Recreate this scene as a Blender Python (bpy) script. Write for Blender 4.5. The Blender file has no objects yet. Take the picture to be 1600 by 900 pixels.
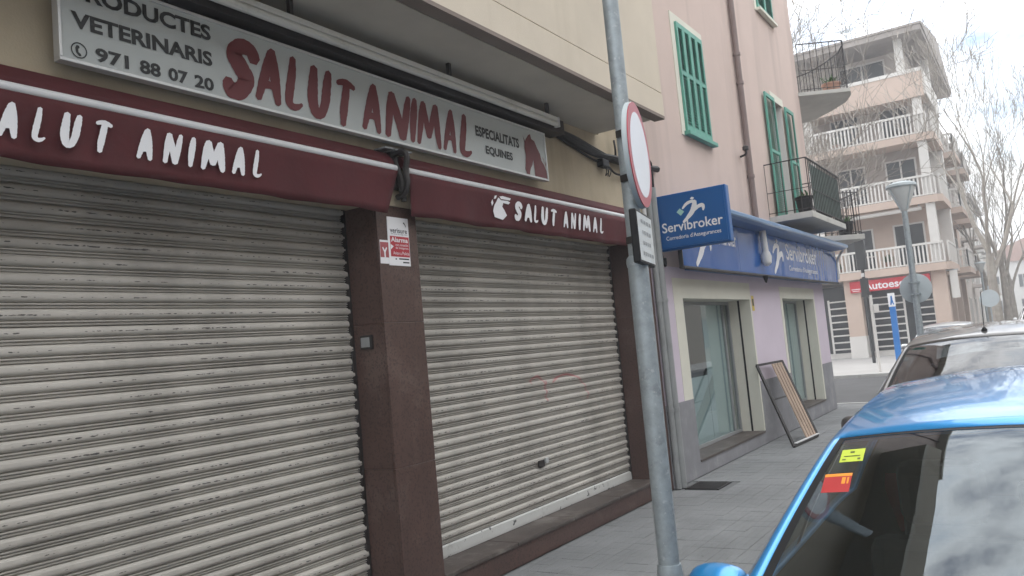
import bpy, bmesh, math, random
import numpy as np
from mathutils import Vector, Matrix

R = math.radians
random.seed(7)
scn = bpy.context.scene
COL = scn.collection

# ---------------------------------------------------------------- camera
EYE = 1.75
YAW, PITCH, ROLL = R(32.90), R(4.614), R(-5.266)
fw = Vector((math.cos(YAW) * math.cos(PITCH), math.sin(YAW) * math.cos(PITCH), math.sin(PITCH)))
rt = Vector((math.sin(YAW), -math.cos(YAW), 0))
up = rt.cross(fw)
c_, s_ = math.cos(ROLL), math.sin(ROLL)
rt2 = rt * c_ + up * s_
up2 = -rt * s_ + up * c_
cd = bpy.data.cameras.new("camera")
cam = bpy.data.objects.new("camera", cd)
COL.objects.link(cam)
cam.matrix_world = Matrix(((rt2.x, up2.x, -fw.x, 0), (rt2.y, up2.y, -fw.y, 0), (rt2.z, up2.z, -fw.z, EYE), (0, 0, 0, 1)))
cd.sensor_width = 36
cd.lens = 36 * 1270 / 1600
cd.clip_start = 0.05
cd.clip_end = 3000
scn.camera = cam

# ---------------------------------------------------------------- sky, sun, exposure
SUN_EL, SUN_AZ = R(48), R(62)        # azimuth measured from +X towards +Y
w = bpy.data.worlds.new("World")
scn.world = w
w.use_nodes = True
nt = w.node_tree
nt.nodes.clear()
N, L = nt.nodes.new, nt.links.new
out = N("ShaderNodeOutputWorld")
bg = N("ShaderNodeBackground")
bg.inputs[1].default_value = 0.10
sky = N("ShaderNodeTexSky")
sky.sky_type = 'NISHITA'
sky.sun_disc = False
sky.sun_elevation = SUN_EL
sky.sun_rotation = R(90) - SUN_AZ
tc = N("ShaderNodeTexCoord")
mp = N("ShaderNodeMapping")
mp.inputs['Scale'].default_value = (1.0, 1.0, 2.2)
mp.inputs['Location'].default_value = (0, 0, 0)
L(tc.outputs['Generated'], mp.inputs[0])
nz = N("ShaderNodeTexNoise")
nz.inputs['Scale'].default_value = 2.6
nz.inputs['Detail'].default_value = 7
nz.inputs['Roughness'].default_value = .58
L(mp.outputs[0], nz.inputs[0])
rp = N("ShaderNodeValToRGB")
rp.color_ramp.elements[0].position = .34
rp.color_ramp.elements[1].position = .51
L(nz.outputs[0], rp.inputs[0])
cl = N("ShaderNodeValToRGB")          # light and grey cloud bodies
cl.color_ramp.elements[0].position = .46
cl.color_ramp.elements[0].color = (1.0, .985, .955, 1)
cl.color_ramp.elements[1].position = .70
cl.color_ramp.elements[1].color = (.50, .57, .66, 1)
L(nz.outputs[0], cl.inputs[0])
vm = N("ShaderNodeVectorMath")
vm.operation = 'SCALE'
vm.inputs['Scale'].default_value = 13.0
sxz = N("ShaderNodeSeparateXYZ")
L(tc.outputs['Generated'], sxz.inputs[0])
zen = N("ShaderNodeMapRange")          # standard overcast sky: brighter overhead than at the horizon
zen.inputs[1].default_value = 0
zen.inputs[2].default_value = 1
zen.inputs[3].default_value = .95
zen.inputs[4].default_value = 3.0
L(sxz.outputs[2], zen.inputs[0])
zv = N("ShaderNodeVectorMath")
zv.operation = 'SCALE'
L(cl.outputs[0], zv.inputs[0])
L(zen.outputs[0], zv.inputs['Scale'])
L(zv.outputs[0], vm.inputs[0])
sb = N("ShaderNodeVectorMath")
sb.operation = 'SCALE'
sb.inputs['Scale'].default_value = 1.9
L(sky.outputs[0], sb.inputs[0])
mx = N("ShaderNodeMix")
mx.data_type = 'RGBA'
L(rp.outputs[0], mx.inputs[0])
L(sb.outputs[0], mx.inputs[6])
L(vm.outputs[0], mx.inputs[7])
L(mx.outputs[2], bg.inputs[0])
L(bg.outputs[0], out.inputs[0])

sd = bpy.data.lights.new("sun", 'SUN')
sd.energy = 1.0
sd.angle = R(14)
sd.color = (1, .96, .90)
so = bpy.data.objects.new("sun", sd)
COL.objects.link(so)
sv = Vector((math.cos(SUN_EL) * math.cos(SUN_AZ), math.cos(SUN_EL) * math.sin(SUN_AZ), math.sin(SUN_EL)))
so.rotation_euler = sv.to_track_quat('Z', 'Y').to_euler()
so.location = (0, -6, 20)

vs = scn.view_settings
vs.view_transform = 'Standard'
vs.look = 'None'
vs.gamma = 1
vs.exposure = 0.42
vs.use_curve_mapping = False

# ---------------------------------------------------------------- materials
MATS = {}


def mat(name, col, rough=.65, var=.12, scale=3., bump=0., bscale=60., metal=0., spec=.4, coat=0., bmap=None, dirt=None, streak=None, speck=None, emit=None):
    """Principled material whose colour drifts with world-space noise; dirt / streak / speck = (colour, scale, threshold, amount)."""
    m = bpy.data.materials.new(name)
    m.use_nodes = True
    t = m.node_tree
    b = t.nodes["Principled BSDF"]
    n, l = t.nodes.new, t.links.new
    b.inputs['Roughness'].default_value = rough
    b.inputs['Metallic'].default_value = metal
    b.inputs['Specular IOR Level'].default_value = spec
    b.inputs['Coat Weight'].default_value = coat
    b.inputs['Coat Roughness'].default_value = .04
    g = n("ShaderNodeNewGeometry")

    def noise(sc, det=5, vec=None, rgh=.6):
        x = n("ShaderNodeTexNoise")
        x.inputs['Scale'].default_value = sc
        x.inputs['Detail'].default_value = det
        x.inputs['Roughness'].default_value = rgh
        l(vec or g.outputs['Position'], x.inputs['Vector'])
        return x.outputs[0]

    def mixc(fac, a, bb):
        x = n("ShaderNodeMix")
        x.data_type = 'RGBA'
        l(fac, x.inputs[0])
        for k, vv in ((6, a), (7, bb)):
            if isinstance(vv, tuple):
                x.inputs[k].default_value = (*vv[:3], 1)
            else:
                l(vv, x.inputs[k])
        return x.outputs[2]

    def ramp(v, a, bb, hi=1.):
        x = n("ShaderNodeMapRange")
        x.inputs[1].default_value = a
        x.inputs[2].default_value = bb
        x.inputs[4].default_value = hi
        l(v, x.inputs[0])
        return x.outputs[0]
    lo = tuple(c * (1 - var) for c in col)
    hi = tuple(min(1, c * (1 + var)) for c in col)
    c = mixc(ramp(noise(scale), .3, .7), lo, hi)
    if streak:
        mpn = n("ShaderNodeMapping")
        mpn.inputs['Scale'].default_value = (1, 1, .08)
        l(g.outputs['Position'], mpn.inputs[0])
        c = mixc(ramp(noise(streak[1], 4, mpn.outputs[0]), streak[2], streak[2] + .2, streak[3]), c, streak[0])
    if dirt:
        c = mixc(ramp(noise(dirt[1], 8, None, .7), dirt[2], dirt[2] + .12, dirt[3]), c, dirt[0])
    if speck:
        c = mixc(ramp(noise(speck[1], 2), speck[2], speck[2] + .05, speck[3]), c, speck[0])
    l(c, b.inputs['Base Color'])
    if bump:
        bp = n("ShaderNodeBump")
        bp.inputs['Strength'].default_value = bump
        bp.inputs['Distance'].default_value = .01
        bv = None
        if bmap:
            mq = n("ShaderNodeMapping")
            mq.inputs['Scale'].default_value = bmap
            l(g.outputs['Position'], mq.inputs[0])
            bv = mq.outputs[0]
            bp.inputs['Distance'].default_value = .05
        l(noise(bscale, 2 if bmap else 4, bv), bp.inputs['Height'])
        l(bp.outputs[0], b.inputs['Normal'])
    if emit:
        b.inputs['Emission Color'].default_value = (*emit[0], 1)
        b.inputs['Emission Strength'].default_value = emit[1]
    MATS[name] = m
    return m


def glassmat(name, tint, ior=1.6, rough=.01, refl=(.95, .97, 1)):
    m = bpy.data.materials.new(name)
    m.use_nodes = True
    t = m.node_tree
    t.nodes.clear()
    n, l = t.nodes.new, t.links.new
    o = n("ShaderNodeOutputMaterial")
    tr = n("ShaderNodeBsdfTransparent")
    tr.inputs[0].default_value = (*tint, 1)
    gl = n("ShaderNodeBsdfGlossy")
    gl.inputs['Roughness'].default_value = rough
    gl.inputs[0].default_value = (*refl, 1)
    fr = n("ShaderNodeFresnel")
    gg = n("ShaderNodeNewGeometry")          # same reflectance on both sides of the pane
    mr = n("ShaderNodeMapRange")
    mr.inputs[3].default_value = ior
    mr.inputs[4].default_value = 1 / ior
    l(gg.outputs['Backfacing'], mr.inputs[0])
    l(mr.outputs[0], fr.inputs[0])
    x = n("ShaderNodeMixShader")
    l(fr.outputs[0], x.inputs[0])
    l(tr.outputs[0], x.inputs[1])
    l(gl.outputs[0], x.inputs[2])
    l(x.outputs[0], o.inputs[0])
    MATS[name] = m
    return m


ochre = mat("ochre_render", (.47, .40, .29), .9, .10, 2.2, .25, 90, streak=((.28, .23, .16), 2.2, .50, .55))
cream_r = mat("cream_render", (.62, .55, .45), .9, .06, 1.3, .15, 90, streak=((.46, .40, .31), 1.6, .53, .65))
soffitm = mat("soffit_paint", (.60, .56, .48), .9, .10, 1.2, .1, 60)
granite = mat("brown_granite", (.090, .053, .044), .38, .16, 3.0, .05, 200, streak=((.06, .038, .033), 6, .52, .5), dirt=((.17, .125, .11), 1.9, .56, .45), speck=((.035, .022, .02), 55, .55, .55))
stepm = mat("worn_granite", (.078, .062, .055), .5, .2, 4, .1, 120, dirt=((.22, .20, .18), 2.2, .52, .6))
bordeaux = mat("bordeaux_canvas", (.080, .014, .017), .8, .16, 3, .35, 11, dirt=((.07, .018, .02), 2, .55, .5))
whitebar = mat("white_lacquer", (.66, .67, .68), .4, .05, 3, dirt=((.45, .44, .42), 4, .6, .5))
signface = mat("sign_panel", (.46, .49, .48), .35, .05, 1.0, dirt=((.40, .42, .41), 3, .58, .5))
signframe = mat("aluminium", (.62, .63, .63), .38, .08, 5, metal=.5)
letred = mat("letter_bordeaux", (.14, .024, .028), .5, .06, 3)
letblack = mat("letter_black", (.025, .027, .028), .5, .06, 3)
letwhite = mat("letter_white", (.78, .78, .80), .55, .03, 3)
darkiron = mat("dark_iron", (.03, .026, .025), .5, .2, 10)
galv = mat("galvanised_steel", (.33, .37, .39), .5, .16, 22, .06, 60, metal=.35, dirt=((.20, .22, .23), 9, .55, .7), speck=((.56, .58, .59), 40, .64, .5))
signred = mat("sign_red", (.42, .035, .05), .35, .05, 3)
signwhite = mat("sign_white", (.80, .80, .82), .25, .03, 3)
signback = mat("sign_back_grey", (.42, .47, .49), .5, .06, 3)
black = mat("black_plastic", (.012, .012, .013), .5, .2, 6, spec=.22)
rubber = mat("rubber", (.02, .02, .02), .8, .2, 10)
pink = mat("pink_render", (.57, .455, .405), .92, .05, .9, .2, 80, streak=((.42, .335, .30), 1.5, .52, .65))
lilac = mat("lilac_render", (.60, .525, .60), .9, .05, 1.1, .15, 80, streak=((.50, .44, .50), 1.3, .55, .4))
plinthm = mat("grey_plinth", (.235, .235, .25), .9, .12, 3, .2, 70, dirt=((.33, .33, .33), 3, .55, .5))
creamtrim = mat("cream_trim", (.66, .645, .56), .85, .05, 1.8, .1, 80)
green = mat("green_shutter", (.10, .32, .25), .55, .14, 4, dirt=((.15, .38, .31), 6, .56, .5))
concrete = mat("concrete", (.48, .47, .44), .9, .1, 2, .2, 60, streak=((.36, .35, .33), 2, .55, .6))
pipe = mat("grey_pipe", (.27, .28, .28), .6, .12, 4)
brownpipe = mat("brown_pipe", (.20, .15, .14), .6, .12, 4)
whitepipe = mat("white_pipe", (.62, .62, .62), .5, .06, 4)
bluepanel = mat("blue_acrylic", (.010, .10, .37), .06, .10, .8, .55, 1.6, spec=.5, bmap=(1, 1, .35))
bluebox = mat("blue_box", (.008, .095, .30), .35, .05, 1.5)
bluecanvas = mat("blue_cassette", (.03, .13, .36), .4, .1, 2)
mint = mat("mint_print", (.35, .62, .58), .5, .03, 2)
yellow = mat("yellow_sticker", (.62, .46, .05), .5, .1, 8)
asphalt = mat("asphalt", (.062, .062, .064), .9, .2, 1.4, .4, 120, speck=((.11, .11, .11), 160, .6, .5))
tilem = mat("pavement_tile", (.190, .195, .197), .85, .16, .9, .25, 90, dirt=((.14, .143, .145), 1.3, .52, .6), speck=((.07, .07, .07), 14, .70, .7))
jointm = mat("pavement_base", (.14, .143, .146), .95, .15, 2, .2, 60)
kerbm = mat("kerb_stone", (.34, .34, .33), .9, .12, 2, .2, 60)
farpave = mat("far_paving", (.36, .35, .34), .9, .1, .5, .1, 30, dirt=((.28, .27, .26), 1.0, .55, .5))
roadpaint = mat("road_paint", (.62, .62, .60), .8, .1, 6, dirt=((.2, .2, .2), 9, .56, .6))
wood = mat("pale_wood", (.36, .265, .20), .7, .16, 3, streak=((.26, .19, .14), 12, .5, .5))
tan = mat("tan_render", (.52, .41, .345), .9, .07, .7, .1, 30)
offwhite = mat("offwhite_paint", (.62, .60, .57), .8, .05, .8)
farwall = mat("far_wall", (.52, .47, .43), .9, .08, .5)
farwhite = mat("far_white_wall", (.66, .65, .62), .9, .07, .4)
redsign = mat("red_sign", (.52, .03, .045), .4, .06, 1)
terracotta = mat("terracotta", (.34, .20, .15), .85, .15, 3)
roofm = mat("eave_roof", (.30, .27, .25), .9, .15, 1.5)
barkm = mat("plane_bark", (.30, .27, .235), .95, .2, 3, .3, 12, dirt=((.42, .39, .34), 2.4, .54, .7))
leafm = mat("plant_leaf", (.07, .13, .05), .6, .3, 12)
bluepost = mat("blue_post", (.02, .17, .50), .4, .05, 2)
trafficblack = mat("traffic_black", (.025, .026, .026), .5, .1, 3)
curtain = mat("curtain", (.60, .63, .66), .9, .05, 2)
blindm = mat("frosted_blind", (.62, .66, .66), .7, .05, .8)
roomdark = mat("room_dark", (.10, .11, .11), .9, .15, 1)
doordark = mat("dark_glass_backing", (.028, .032, .034), .3, .2, 1)
bluepaint = mat("blue_car_paint", (.028, .26, .60), .30, .04, 30, metal=.45, spec=.5, coat=1.0)
greypaint = mat("grey_car_paint", (.085, .081, .080), .28, .05, 30, metal=.45, coat=.9)
silverpaint = mat("silver_car_paint", (.48, .49, .50), .3, .04, 30, metal=.5, coat=.8)
whitepaint = mat("white_car_paint", (.74, .75, .76), .3, .03, 30, coat=.8)
darkpaint = mat("dark_car_paint", (.03, .035, .045), .3, .05, 30, metal=.3, coat=.8)
interior = mat("car_interior", (.030, .031, .033), .85, .2, 4)
seatm = mat("seat_fabric", (.055, .057, .060), .9, .2, 8)
lampglass = mat("lamp_lens", (.62, .64, .66), .12, .05, 6, spec=.8, coat=.6)
redlens = mat("red_lens", (.35, .015, .015), .15, .05, 6, coat=.6)
chrome = mat("alloy", (.55, .56, .57), .3, .06, 6, metal=.8)
stickgreen = mat("lime_sticker", (.50, .60, .06), .6, .04, 20)
stickred = mat("red_sticker", (.40, .03, .03), .6, .05, 20)
lanternm = mat("lantern_glass", (.55, .57, .56), .35, .06, 3)
greenscreen = mat("green_screen_mesh", (.12, .17, .15), .8, .2, 4)
brick_r = mat("facing_render", (.55, .50, .43), .9, .08, .6)
oppositem = mat("opposite_render", (.30, .265, .225), .9, .1, .5)
fluor = mat("lamp_cover", (.68, .68, .64), .45, .05, 2, dirt=((.48, .47, .43), 3, .56, .5))
carglass = glassmat("car_glass", (.40, .45, .45), 1.9, .012, (.84, .93, 1))
darkcarglass = glassmat("dark_car_glass", (.30, .33, .34), 1.95)
shopglass = glassmat("shop_glass", (.82, .88, .88), 1.75)
plainglass = glassmat("window_glass", (.6, .65, .66), 1.6)
netm = glassmat("net_film", (.90, .90, .90), 1.002, .5)

# roller-shutter paint: chips along the crown of each slat, rain dirt, faded red graffiti on one of them


def shutter_mat():
    m = mat("shutter_paint", (.45, .425, .385), .55, .10, 1.6, .05, 80, dirt=((.27, .25, .225), 1.2, .52, .5), streak=((.29, .27, .245), 2.4, .50, .5))
    t = m.node_tree
    n, l = t.nodes.new, t.links.new
    b = t.nodes["Principled BSDF"]
    src = b.inputs['Base Color'].links[0].from_socket
    tcn = n("ShaderNodeTexCoord")
    sx = n("ShaderNodeSeparateXYZ")
    l(tcn.outputs['Object'], sx.inputs[0])

    def mth(op, a, bb=None, c=None, clamp=False):
        x = n("ShaderNodeMath")
        x.operation = op
        x.use_clamp = clamp
        for k, vv in enumerate((a, bb, c)):
            if vv is None:
                continue
            if isinstance(vv, (int, float)):
                x.inputs[k].default_value = vv
            else:
                l(vv, x.inputs[k])
        return x.outputs[0]
    g = n("ShaderNodeNewGeometry")
    # crown mask in the slat's own height (0 = bottom edge of slat, 0.09 = top)
    d = mth('ABSOLUTE', mth('SUBTRACT', sx.outputs[2], .057))
    crown = mth('SUBTRACT', 1, mth('DIVIDE', d, .017), clamp=True)
    mpn = n("ShaderNodeMapping")
    mpn.inputs['Scale'].default_value = (.55, 1, 1)
    l(g.outputs['Position'], mpn.inputs[0])
    nz1 = n("ShaderNodeTexNoise")
    nz1.inputs['Scale'].default_value = 62
    nz1.inputs['Detail'].default_value = 3
    l(mpn.outputs[0], nz1.inputs['Vector'])
    nz2 = n("ShaderNodeTexNoise")
    nz2.inputs['Scale'].default_value = 4.2
    nz2.inputs['Detail'].default_value = 2
    l(mpn.outputs[0], nz2.inputs['Vector'])
    k = mth('MULTIPLY', mth('MULTIPLY', nz1.outputs[0], crown), mth('ADD', nz2.outputs[0], .40))
    chip = mth('MULTIPLY', mth('SUBTRACT', k, .468, clamp=True), 40, clamp=True)
    x = n("ShaderNodeMix")
    x.data_type = 'RGBA'
    l(chip, x.inputs[0])
    l(src, x.inputs[6])
    x.inputs[7].default_value = (.07, .065, .06, 1)
    # graffiti: thin faded arcs
    sp = n("ShaderNodeSeparateXYZ")
    l(g.outputs['Position'], sp.inputs[0])

    def ring(cx, cz, rx, rz, wd, lo, hi):
        a = mth('DIVIDE', mth('SUBTRACT', sp.outputs[0], cx), rx)
        bz = mth('DIVIDE', mth('SUBTRACT', sp.outputs[2], cz), rz)
        rr = mth('SQRT', mth('ADD', mth('MULTIPLY', a, a), mth('MULTIPLY', bz, bz)))
        e = mth('SUBTRACT', 1, mth('DIVIDE', mth('ABSOLUTE', mth('SUBTRACT', rr, 1)), wd), clamp=True)
        e = mth('MULTIPLY', e, mth('GREATER_THAN', sp.outputs[2], lo))
        return mth('MULTIPLY', e, mth('GREATER_THAN', sp.outputs[0], hi))
    e1 = ring(7.28, 1.22, .45, .27, .06, 1.20, 7.0)
    e2 = ring(6.72, 1.35, .16, .16, .13, 1.34, 6.6)
    e3 = mth('MULTIPLY', mth('SUBTRACT', 1, mth('DIVIDE', mth('ABSOLUTE', mth('SUBTRACT', sp.outputs[0], 6.88)), .02), clamp=True),
             mth('MULTIPLY', mth('GREATER_THAN', sp.outputs[2], 1.26), mth('LESS_THAN', sp.outputs[2], 1.46)))
    gm = mth('MULTIPLY', mth('MAXIMUM', mth('MAXIMUM', e1, e2), e3), mth('ADD', nz2.outputs[0], .2), clamp=True)
    y = n("ShaderNodeMix")
    y.data_type = 'RGBA'
    l(gm, y.inputs[0])
    l(x.outputs[2], y.inputs[6])
    y.inputs[7].default_value = (.50, .12, .13, 1)
    l(y.outputs[2], b.inputs['Base Color'])
    return m


shutterm = shutter_mat()
railm = mat("shutter_rail_paint", (.52, .52, .50), .55, .08, 2, dirt=((.30, .29, .27), 5, .60, .8), speck=((.05, .05, .05), 16, .62, .9))

# ---------------------------------------------------------------- mesh helpers
ORG = {}


def tag(o, label=None, cat=None, group=None, kind=None):
    if label:
        o["label"] = label
    if cat:
        o["category"] = cat
    if group:
        o["group"] = group
    if kind:
        o["kind"] = kind
    return o


def thing(name, label, cat, loc=(0, 0, 0), group=None):
    o = bpy.data.objects.new(name, None)
    o.empty_display_size = .1
    o.location = loc
    COL.objects.link(o)
    ORG[o.name] = Vector(loc)
    return tag(o, label, cat, group)


def link(name, me, parent=None, loc=(0, 0, 0)):
    """loc is in world axes; children are placed relative to their parent's recorded world origin."""
    o = bpy.data.objects.new(name, me)
    COL.objects.link(o)
    if parent:
        o.parent = parent
        o.location = Vector(loc) - ORG[parent.name]
    else:
        o.location = loc
    ORG[o.name] = Vector(loc)
    return o


class MB:
    def __init__(s):
        s.v, s.f = [], []

    def add(s, vs, fs):
        b = len(s.v)
        s.v += [tuple(p) for p in vs]
        s.f += [tuple(b + i for i in q) for q in fs]
        return s

    def box(s, x0, x1, y0, y1, z0, z1):
        return s.add([(x0, y0, z0), (x1, y0, z0), (x1, y1, z0), (x0, y1, z0), (x0, y0, z1), (x1, y0, z1), (x1, y1, z1), (x0, y1, z1)],
                     [(0, 3, 2, 1), (4, 5, 6, 7), (0, 1, 5, 4), (1, 2, 6, 5), (2, 3, 7, 6), (3, 0, 4, 7)])

    def prism(s, pts, a, b, axis='z'):
        """polygon pts (2D) swept from a to b along an axis (x: pts=(y,z); y: pts=(x,z); z: pts=(x,y))"""
        n = len(pts)
        f = {'x': lambda p, t: (t, p[0], p[1]), 'y': lambda p, t: (p[0], t, p[1]), 'z': lambda p, t: (p[0], p[1], t)}[axis]
        vs = [f(p, a) for p in pts] + [f(p, b) for p in pts]
        fs = [tuple(range(n - 1, -1, -1)), tuple(range(n, 2 * n))]
        fs += [(i, (i + 1) % n, n + (i + 1) % n, n + i) for i in range(n)]
        return s.add(vs, fs)

    def bar(s, p, q, w, h=None):
        """rectangular bar between two points"""
        p, q = Vector(p), Vector(q)
        h = h or w
        d = (q - p).normalized()
        a = d.cross(Vector((0, 0, 1)))
        if a.length < 1e-4:
            a = Vector((1, 0, 0))
        a.normalize()
        b = a.cross(d)
        vs = []
        for c in (p, q):
            for i, j in ((-1, -1), (1, -1), (1, 1), (-1, 1)):
                vs.append(c + a * (i * w / 2) + b * (j * h / 2))
        return s.add(vs, [(3, 2, 1, 0), (4, 5, 6, 7), (0, 1, 5, 4), (1, 2, 6, 5), (2, 3, 7, 6), (3, 0, 4, 7)])

    def path(s, pts, rad, n=8, cap=True):
        pts = [Vector(p) for p in pts]
        if not hasattr(rad, '__len__'):
            rad = [rad] * len(pts)
        rings, fs = [], []
        a = None
        for i, p in enumerate(pts):
            d = (pts[min(i + 1, len(pts) - 1)] - pts[max(i - 1, 0)]).normalized()
            if a is None:
                a = d.cross(Vector((.31, .17, .93)))
                if a.length < .05:
                    a = d.cross(Vector((1, 0, 0)))
            else:
                a = a - d * a.dot(d)
            a.normalize()
            b = d.cross(a)
            for k in range(n):
                t = 2 * math.pi * k / n
                rings.append(p + (a * math.cos(t) + b * math.sin(t)) * rad[i])
        for i in range(len(pts) - 1):
            for k in range(n):
                k2 = (k + 1) % n
                fs.append((i * n + k, i * n + k2, (i + 1) * n + k2, (i + 1) * n + k))
        if cap:
            fs.append(tuple(range(n - 1, -1, -1)))
            fs.append(tuple((len(pts) - 1) * n + k for k in range(n)))
        return s.add(rings, fs)

    def lathe(s, prof, c=(0, 0, 0), n=20, axis='z'):
        """prof = [(radius, height)]"""
        vs, fs = [], []
        for r, z in prof:
            for k in range(n):
                t = 2 * math.pi * k / n
                x, y = r * math.cos(t), r * math.sin(t)
                p = {'z': (x, y, z), 'y': (x, z, y), 'x': (z, x, y)}[axis]
                vs.append((p[0] + c[0], p[1] + c[1], p[2] + c[2]))
        for i in range(len(prof) - 1):
            for k in range(n):
                k2 = (k + 1) % n
                fs.append((i * n + k, i * n + k2, (i + 1) * n + k2, (i + 1) * n + k))
        fs.append(tuple(range(n - 1, -1, -1)))
        fs.append(tuple((len(prof) - 1) * n + k for k in range(n)))
        return s.add(vs, fs)

    def mesh(s, name, m, smooth=False, org=(0, 0, 0)):
        me = bpy.data.meshes.new(name)
        o = Vector(org)
        me.from_pydata([tuple(Vector(p) - o) for p in s.v], [], s.f)
        bm = bmesh.new()
        bm.from_mesh(me)
        bmesh.ops.recalc_face_normals(bm, faces=bm.faces)
        bm.to_mesh(me)
        bm.free()
        if m:
            me.materials.append(m)
        if smooth:
            for p in me.polygons:
                p.use_smooth = True
        return me

    def base(s):
        v = np.array(s.v)
        lo, hi = v.min(0), v.max(0)
        return ((lo[0] + hi[0]) / 2, (lo[1] + hi[1]) / 2, lo[2])

    def build(s, name, m, parent=None, smooth=False, bevel=0., ang=35, org=None):
        org = org if org is not None else (ORG[parent.name] if parent else s.base())
        me = s.mesh(name, m, smooth, org)
        o = link(name, me, parent, org)
        if bevel:
            md = o.modifiers.new("bevel", 'BEVEL')
            md.width = bevel
            md.segments = 2
            md.limit_method = 'ANGLE'
            md.angle_limit = R(ang)
        if smooth:
            try:
                me.set_sharp_from_angle(angle=R(ang))
            except Exception:
                pass
        return o


def B(x0, x1, y0, y1, z0, z1):
    return MB().box(x0, x1, y0, y1, z0, z1)


def copy_tree(o, loc=None, label=None, group=None, parent=None):
    c = o.copy()
    COL.objects.link(c)
    c.parent = parent
    if loc is not None:
        c.location = loc
    if label:
        c["label"] = label
    if group:
        c["group"] = group
    for ch in list(o.children):
        copy_tree(ch, parent=c)
    return c


def crom(pts, n=8):
    """Catmull-Rom through points of any dimension"""
    P = [np.array(p, float) for p in pts]
    P = [2 * P[0] - P[1]] + P + [2 * P[-1] - P[-2]]
    o = []
    for i in range(1, len(P) - 2):
        for k in range(n):
            t = k / n
            o.append(.5 * ((2 * P[i]) + (-P[i - 1] + P[i + 1]) * t + (2 * P[i - 1] - 5 * P[i] + 4 * P[i + 1] - P[i + 2]) * t * t + (-P[i - 1] + 3 * P[i] - 3 * P[i + 1] + P[i + 2]) * t ** 3))
    o.append(P[-2])
    return o


# ---- lettering --------------------------------------------------------------
TEXTS = {}


def make_texts(specs):
    """specs: (key, string, stroke offset).  Built-in font outlines turned to meshes, normalised to a unit box."""
    tmp = []
    for key, st, off in specs:
        cu = bpy.data.curves.new("lettering", 'FONT')
        cu.body = st
        cu.size = 1
        cu.offset = off
        cu.resolution_u = 3
        o = bpy.data.objects.new("lettering", cu)
        COL.objects.link(o)
        tmp.append((key, o))
    dg = bpy.context.evaluated_depsgraph_get()
    for key, o in tmp:
        me = bpy.data.meshes.new_from_object(o.evaluated_get(dg))
        v = np.array([p.co[:2] for p in me.vertices])
        lo, hi = v.min(0), v.max(0)
        TEXTS[key] = ([tuple((p - lo) / (hi - lo)) for p in v], [tuple(p.vertices) for p in me.polygons])
        bpy.data.meshes.remove(me)
    for key, o in tmp:
        cu = o.data
        bpy.data.objects.remove(o)
        bpy.data.curves.remove(cu)


make_texts([("prod", "PRODUCTES", .036), ("vet", "VETERINARIS", .036), ("t971", "971", .034), ("t88", "88", .034), ("t07", "07", .034), ("t20", "20", .034), ("esp", "ESPECIALITATS", .038), ("equ", "EQUINES", .038),
            ("serv", "Servibroker", .014), ("corr", "Corredoria d'Assegurances", .008), ("auto", "Autoescola", .02), ("alarma", "Alarma", .02),
            ("verisure", "verisure", .015), ("sub", "Servicios de Seguridad", 0), ("l1", "con conexión", 0), ("l2", "de Imágenes", 0), ("l3", "Aviso a Policía", 0), ("y18", "18", .01)])


class Plane:
    """a flat face in the scene: origin, right direction; lettering and outlines are laid on it in metres"""

    def __init__(s, o, right, upv=(0, 0, 1)):
        s.o, s.r, s.u = Vector(o), Vector(right).normalized(), Vector(upv).normalized()
        s.n = s.r.cross(s.u)      # out of the face

    def p(s, a, b, d=0.):
        return s.o + s.r * a + s.u * b + s.n * d


def text(pl, key, a0, a1, b0, b1, m, parent, name="lettering", d=.003, shear=0.):
    vs, fs = TEXTS[key]
    mb = MB()
    mb.add([pl.p(a0 + x * (a1 - a0) + shear * y * (b1 - b0), b0 + y * (b1 - b0), d) for x, y in vs], fs)
    me = bpy.data.meshes.new(name)
    org = ORG[parent.name]
    me.from_pydata([tuple(Vector(p) - org) for p in mb.v], [], mb.f)
    me.materials.append(m)
    return link(name, me, parent, org)


def outline(pl, pts, m, parent, name, d=.003, smooth_n=0):
    if smooth_n:
        pts = crom(list(pts) + [pts[0]], smooth_n)[:-1]
    bm = bmesh.new()
    org = ORG[parent.name]
    vv = [bm.verts.new(pl.p(a, b, d) - org) for a, b in pts]
    f = bm.faces.new(vv)
    f.normal_update()
    if f.normal.dot(pl.n) < 0:
        f.normal_flip()
    bmesh.ops.triangulate(bm, faces=bm.faces)
    me = bpy.data.meshes.new(name)
    bm.to_mesh(me)
    bm.free()
    me.materials.append(m)
    return link(name, me, parent, org)


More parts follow.
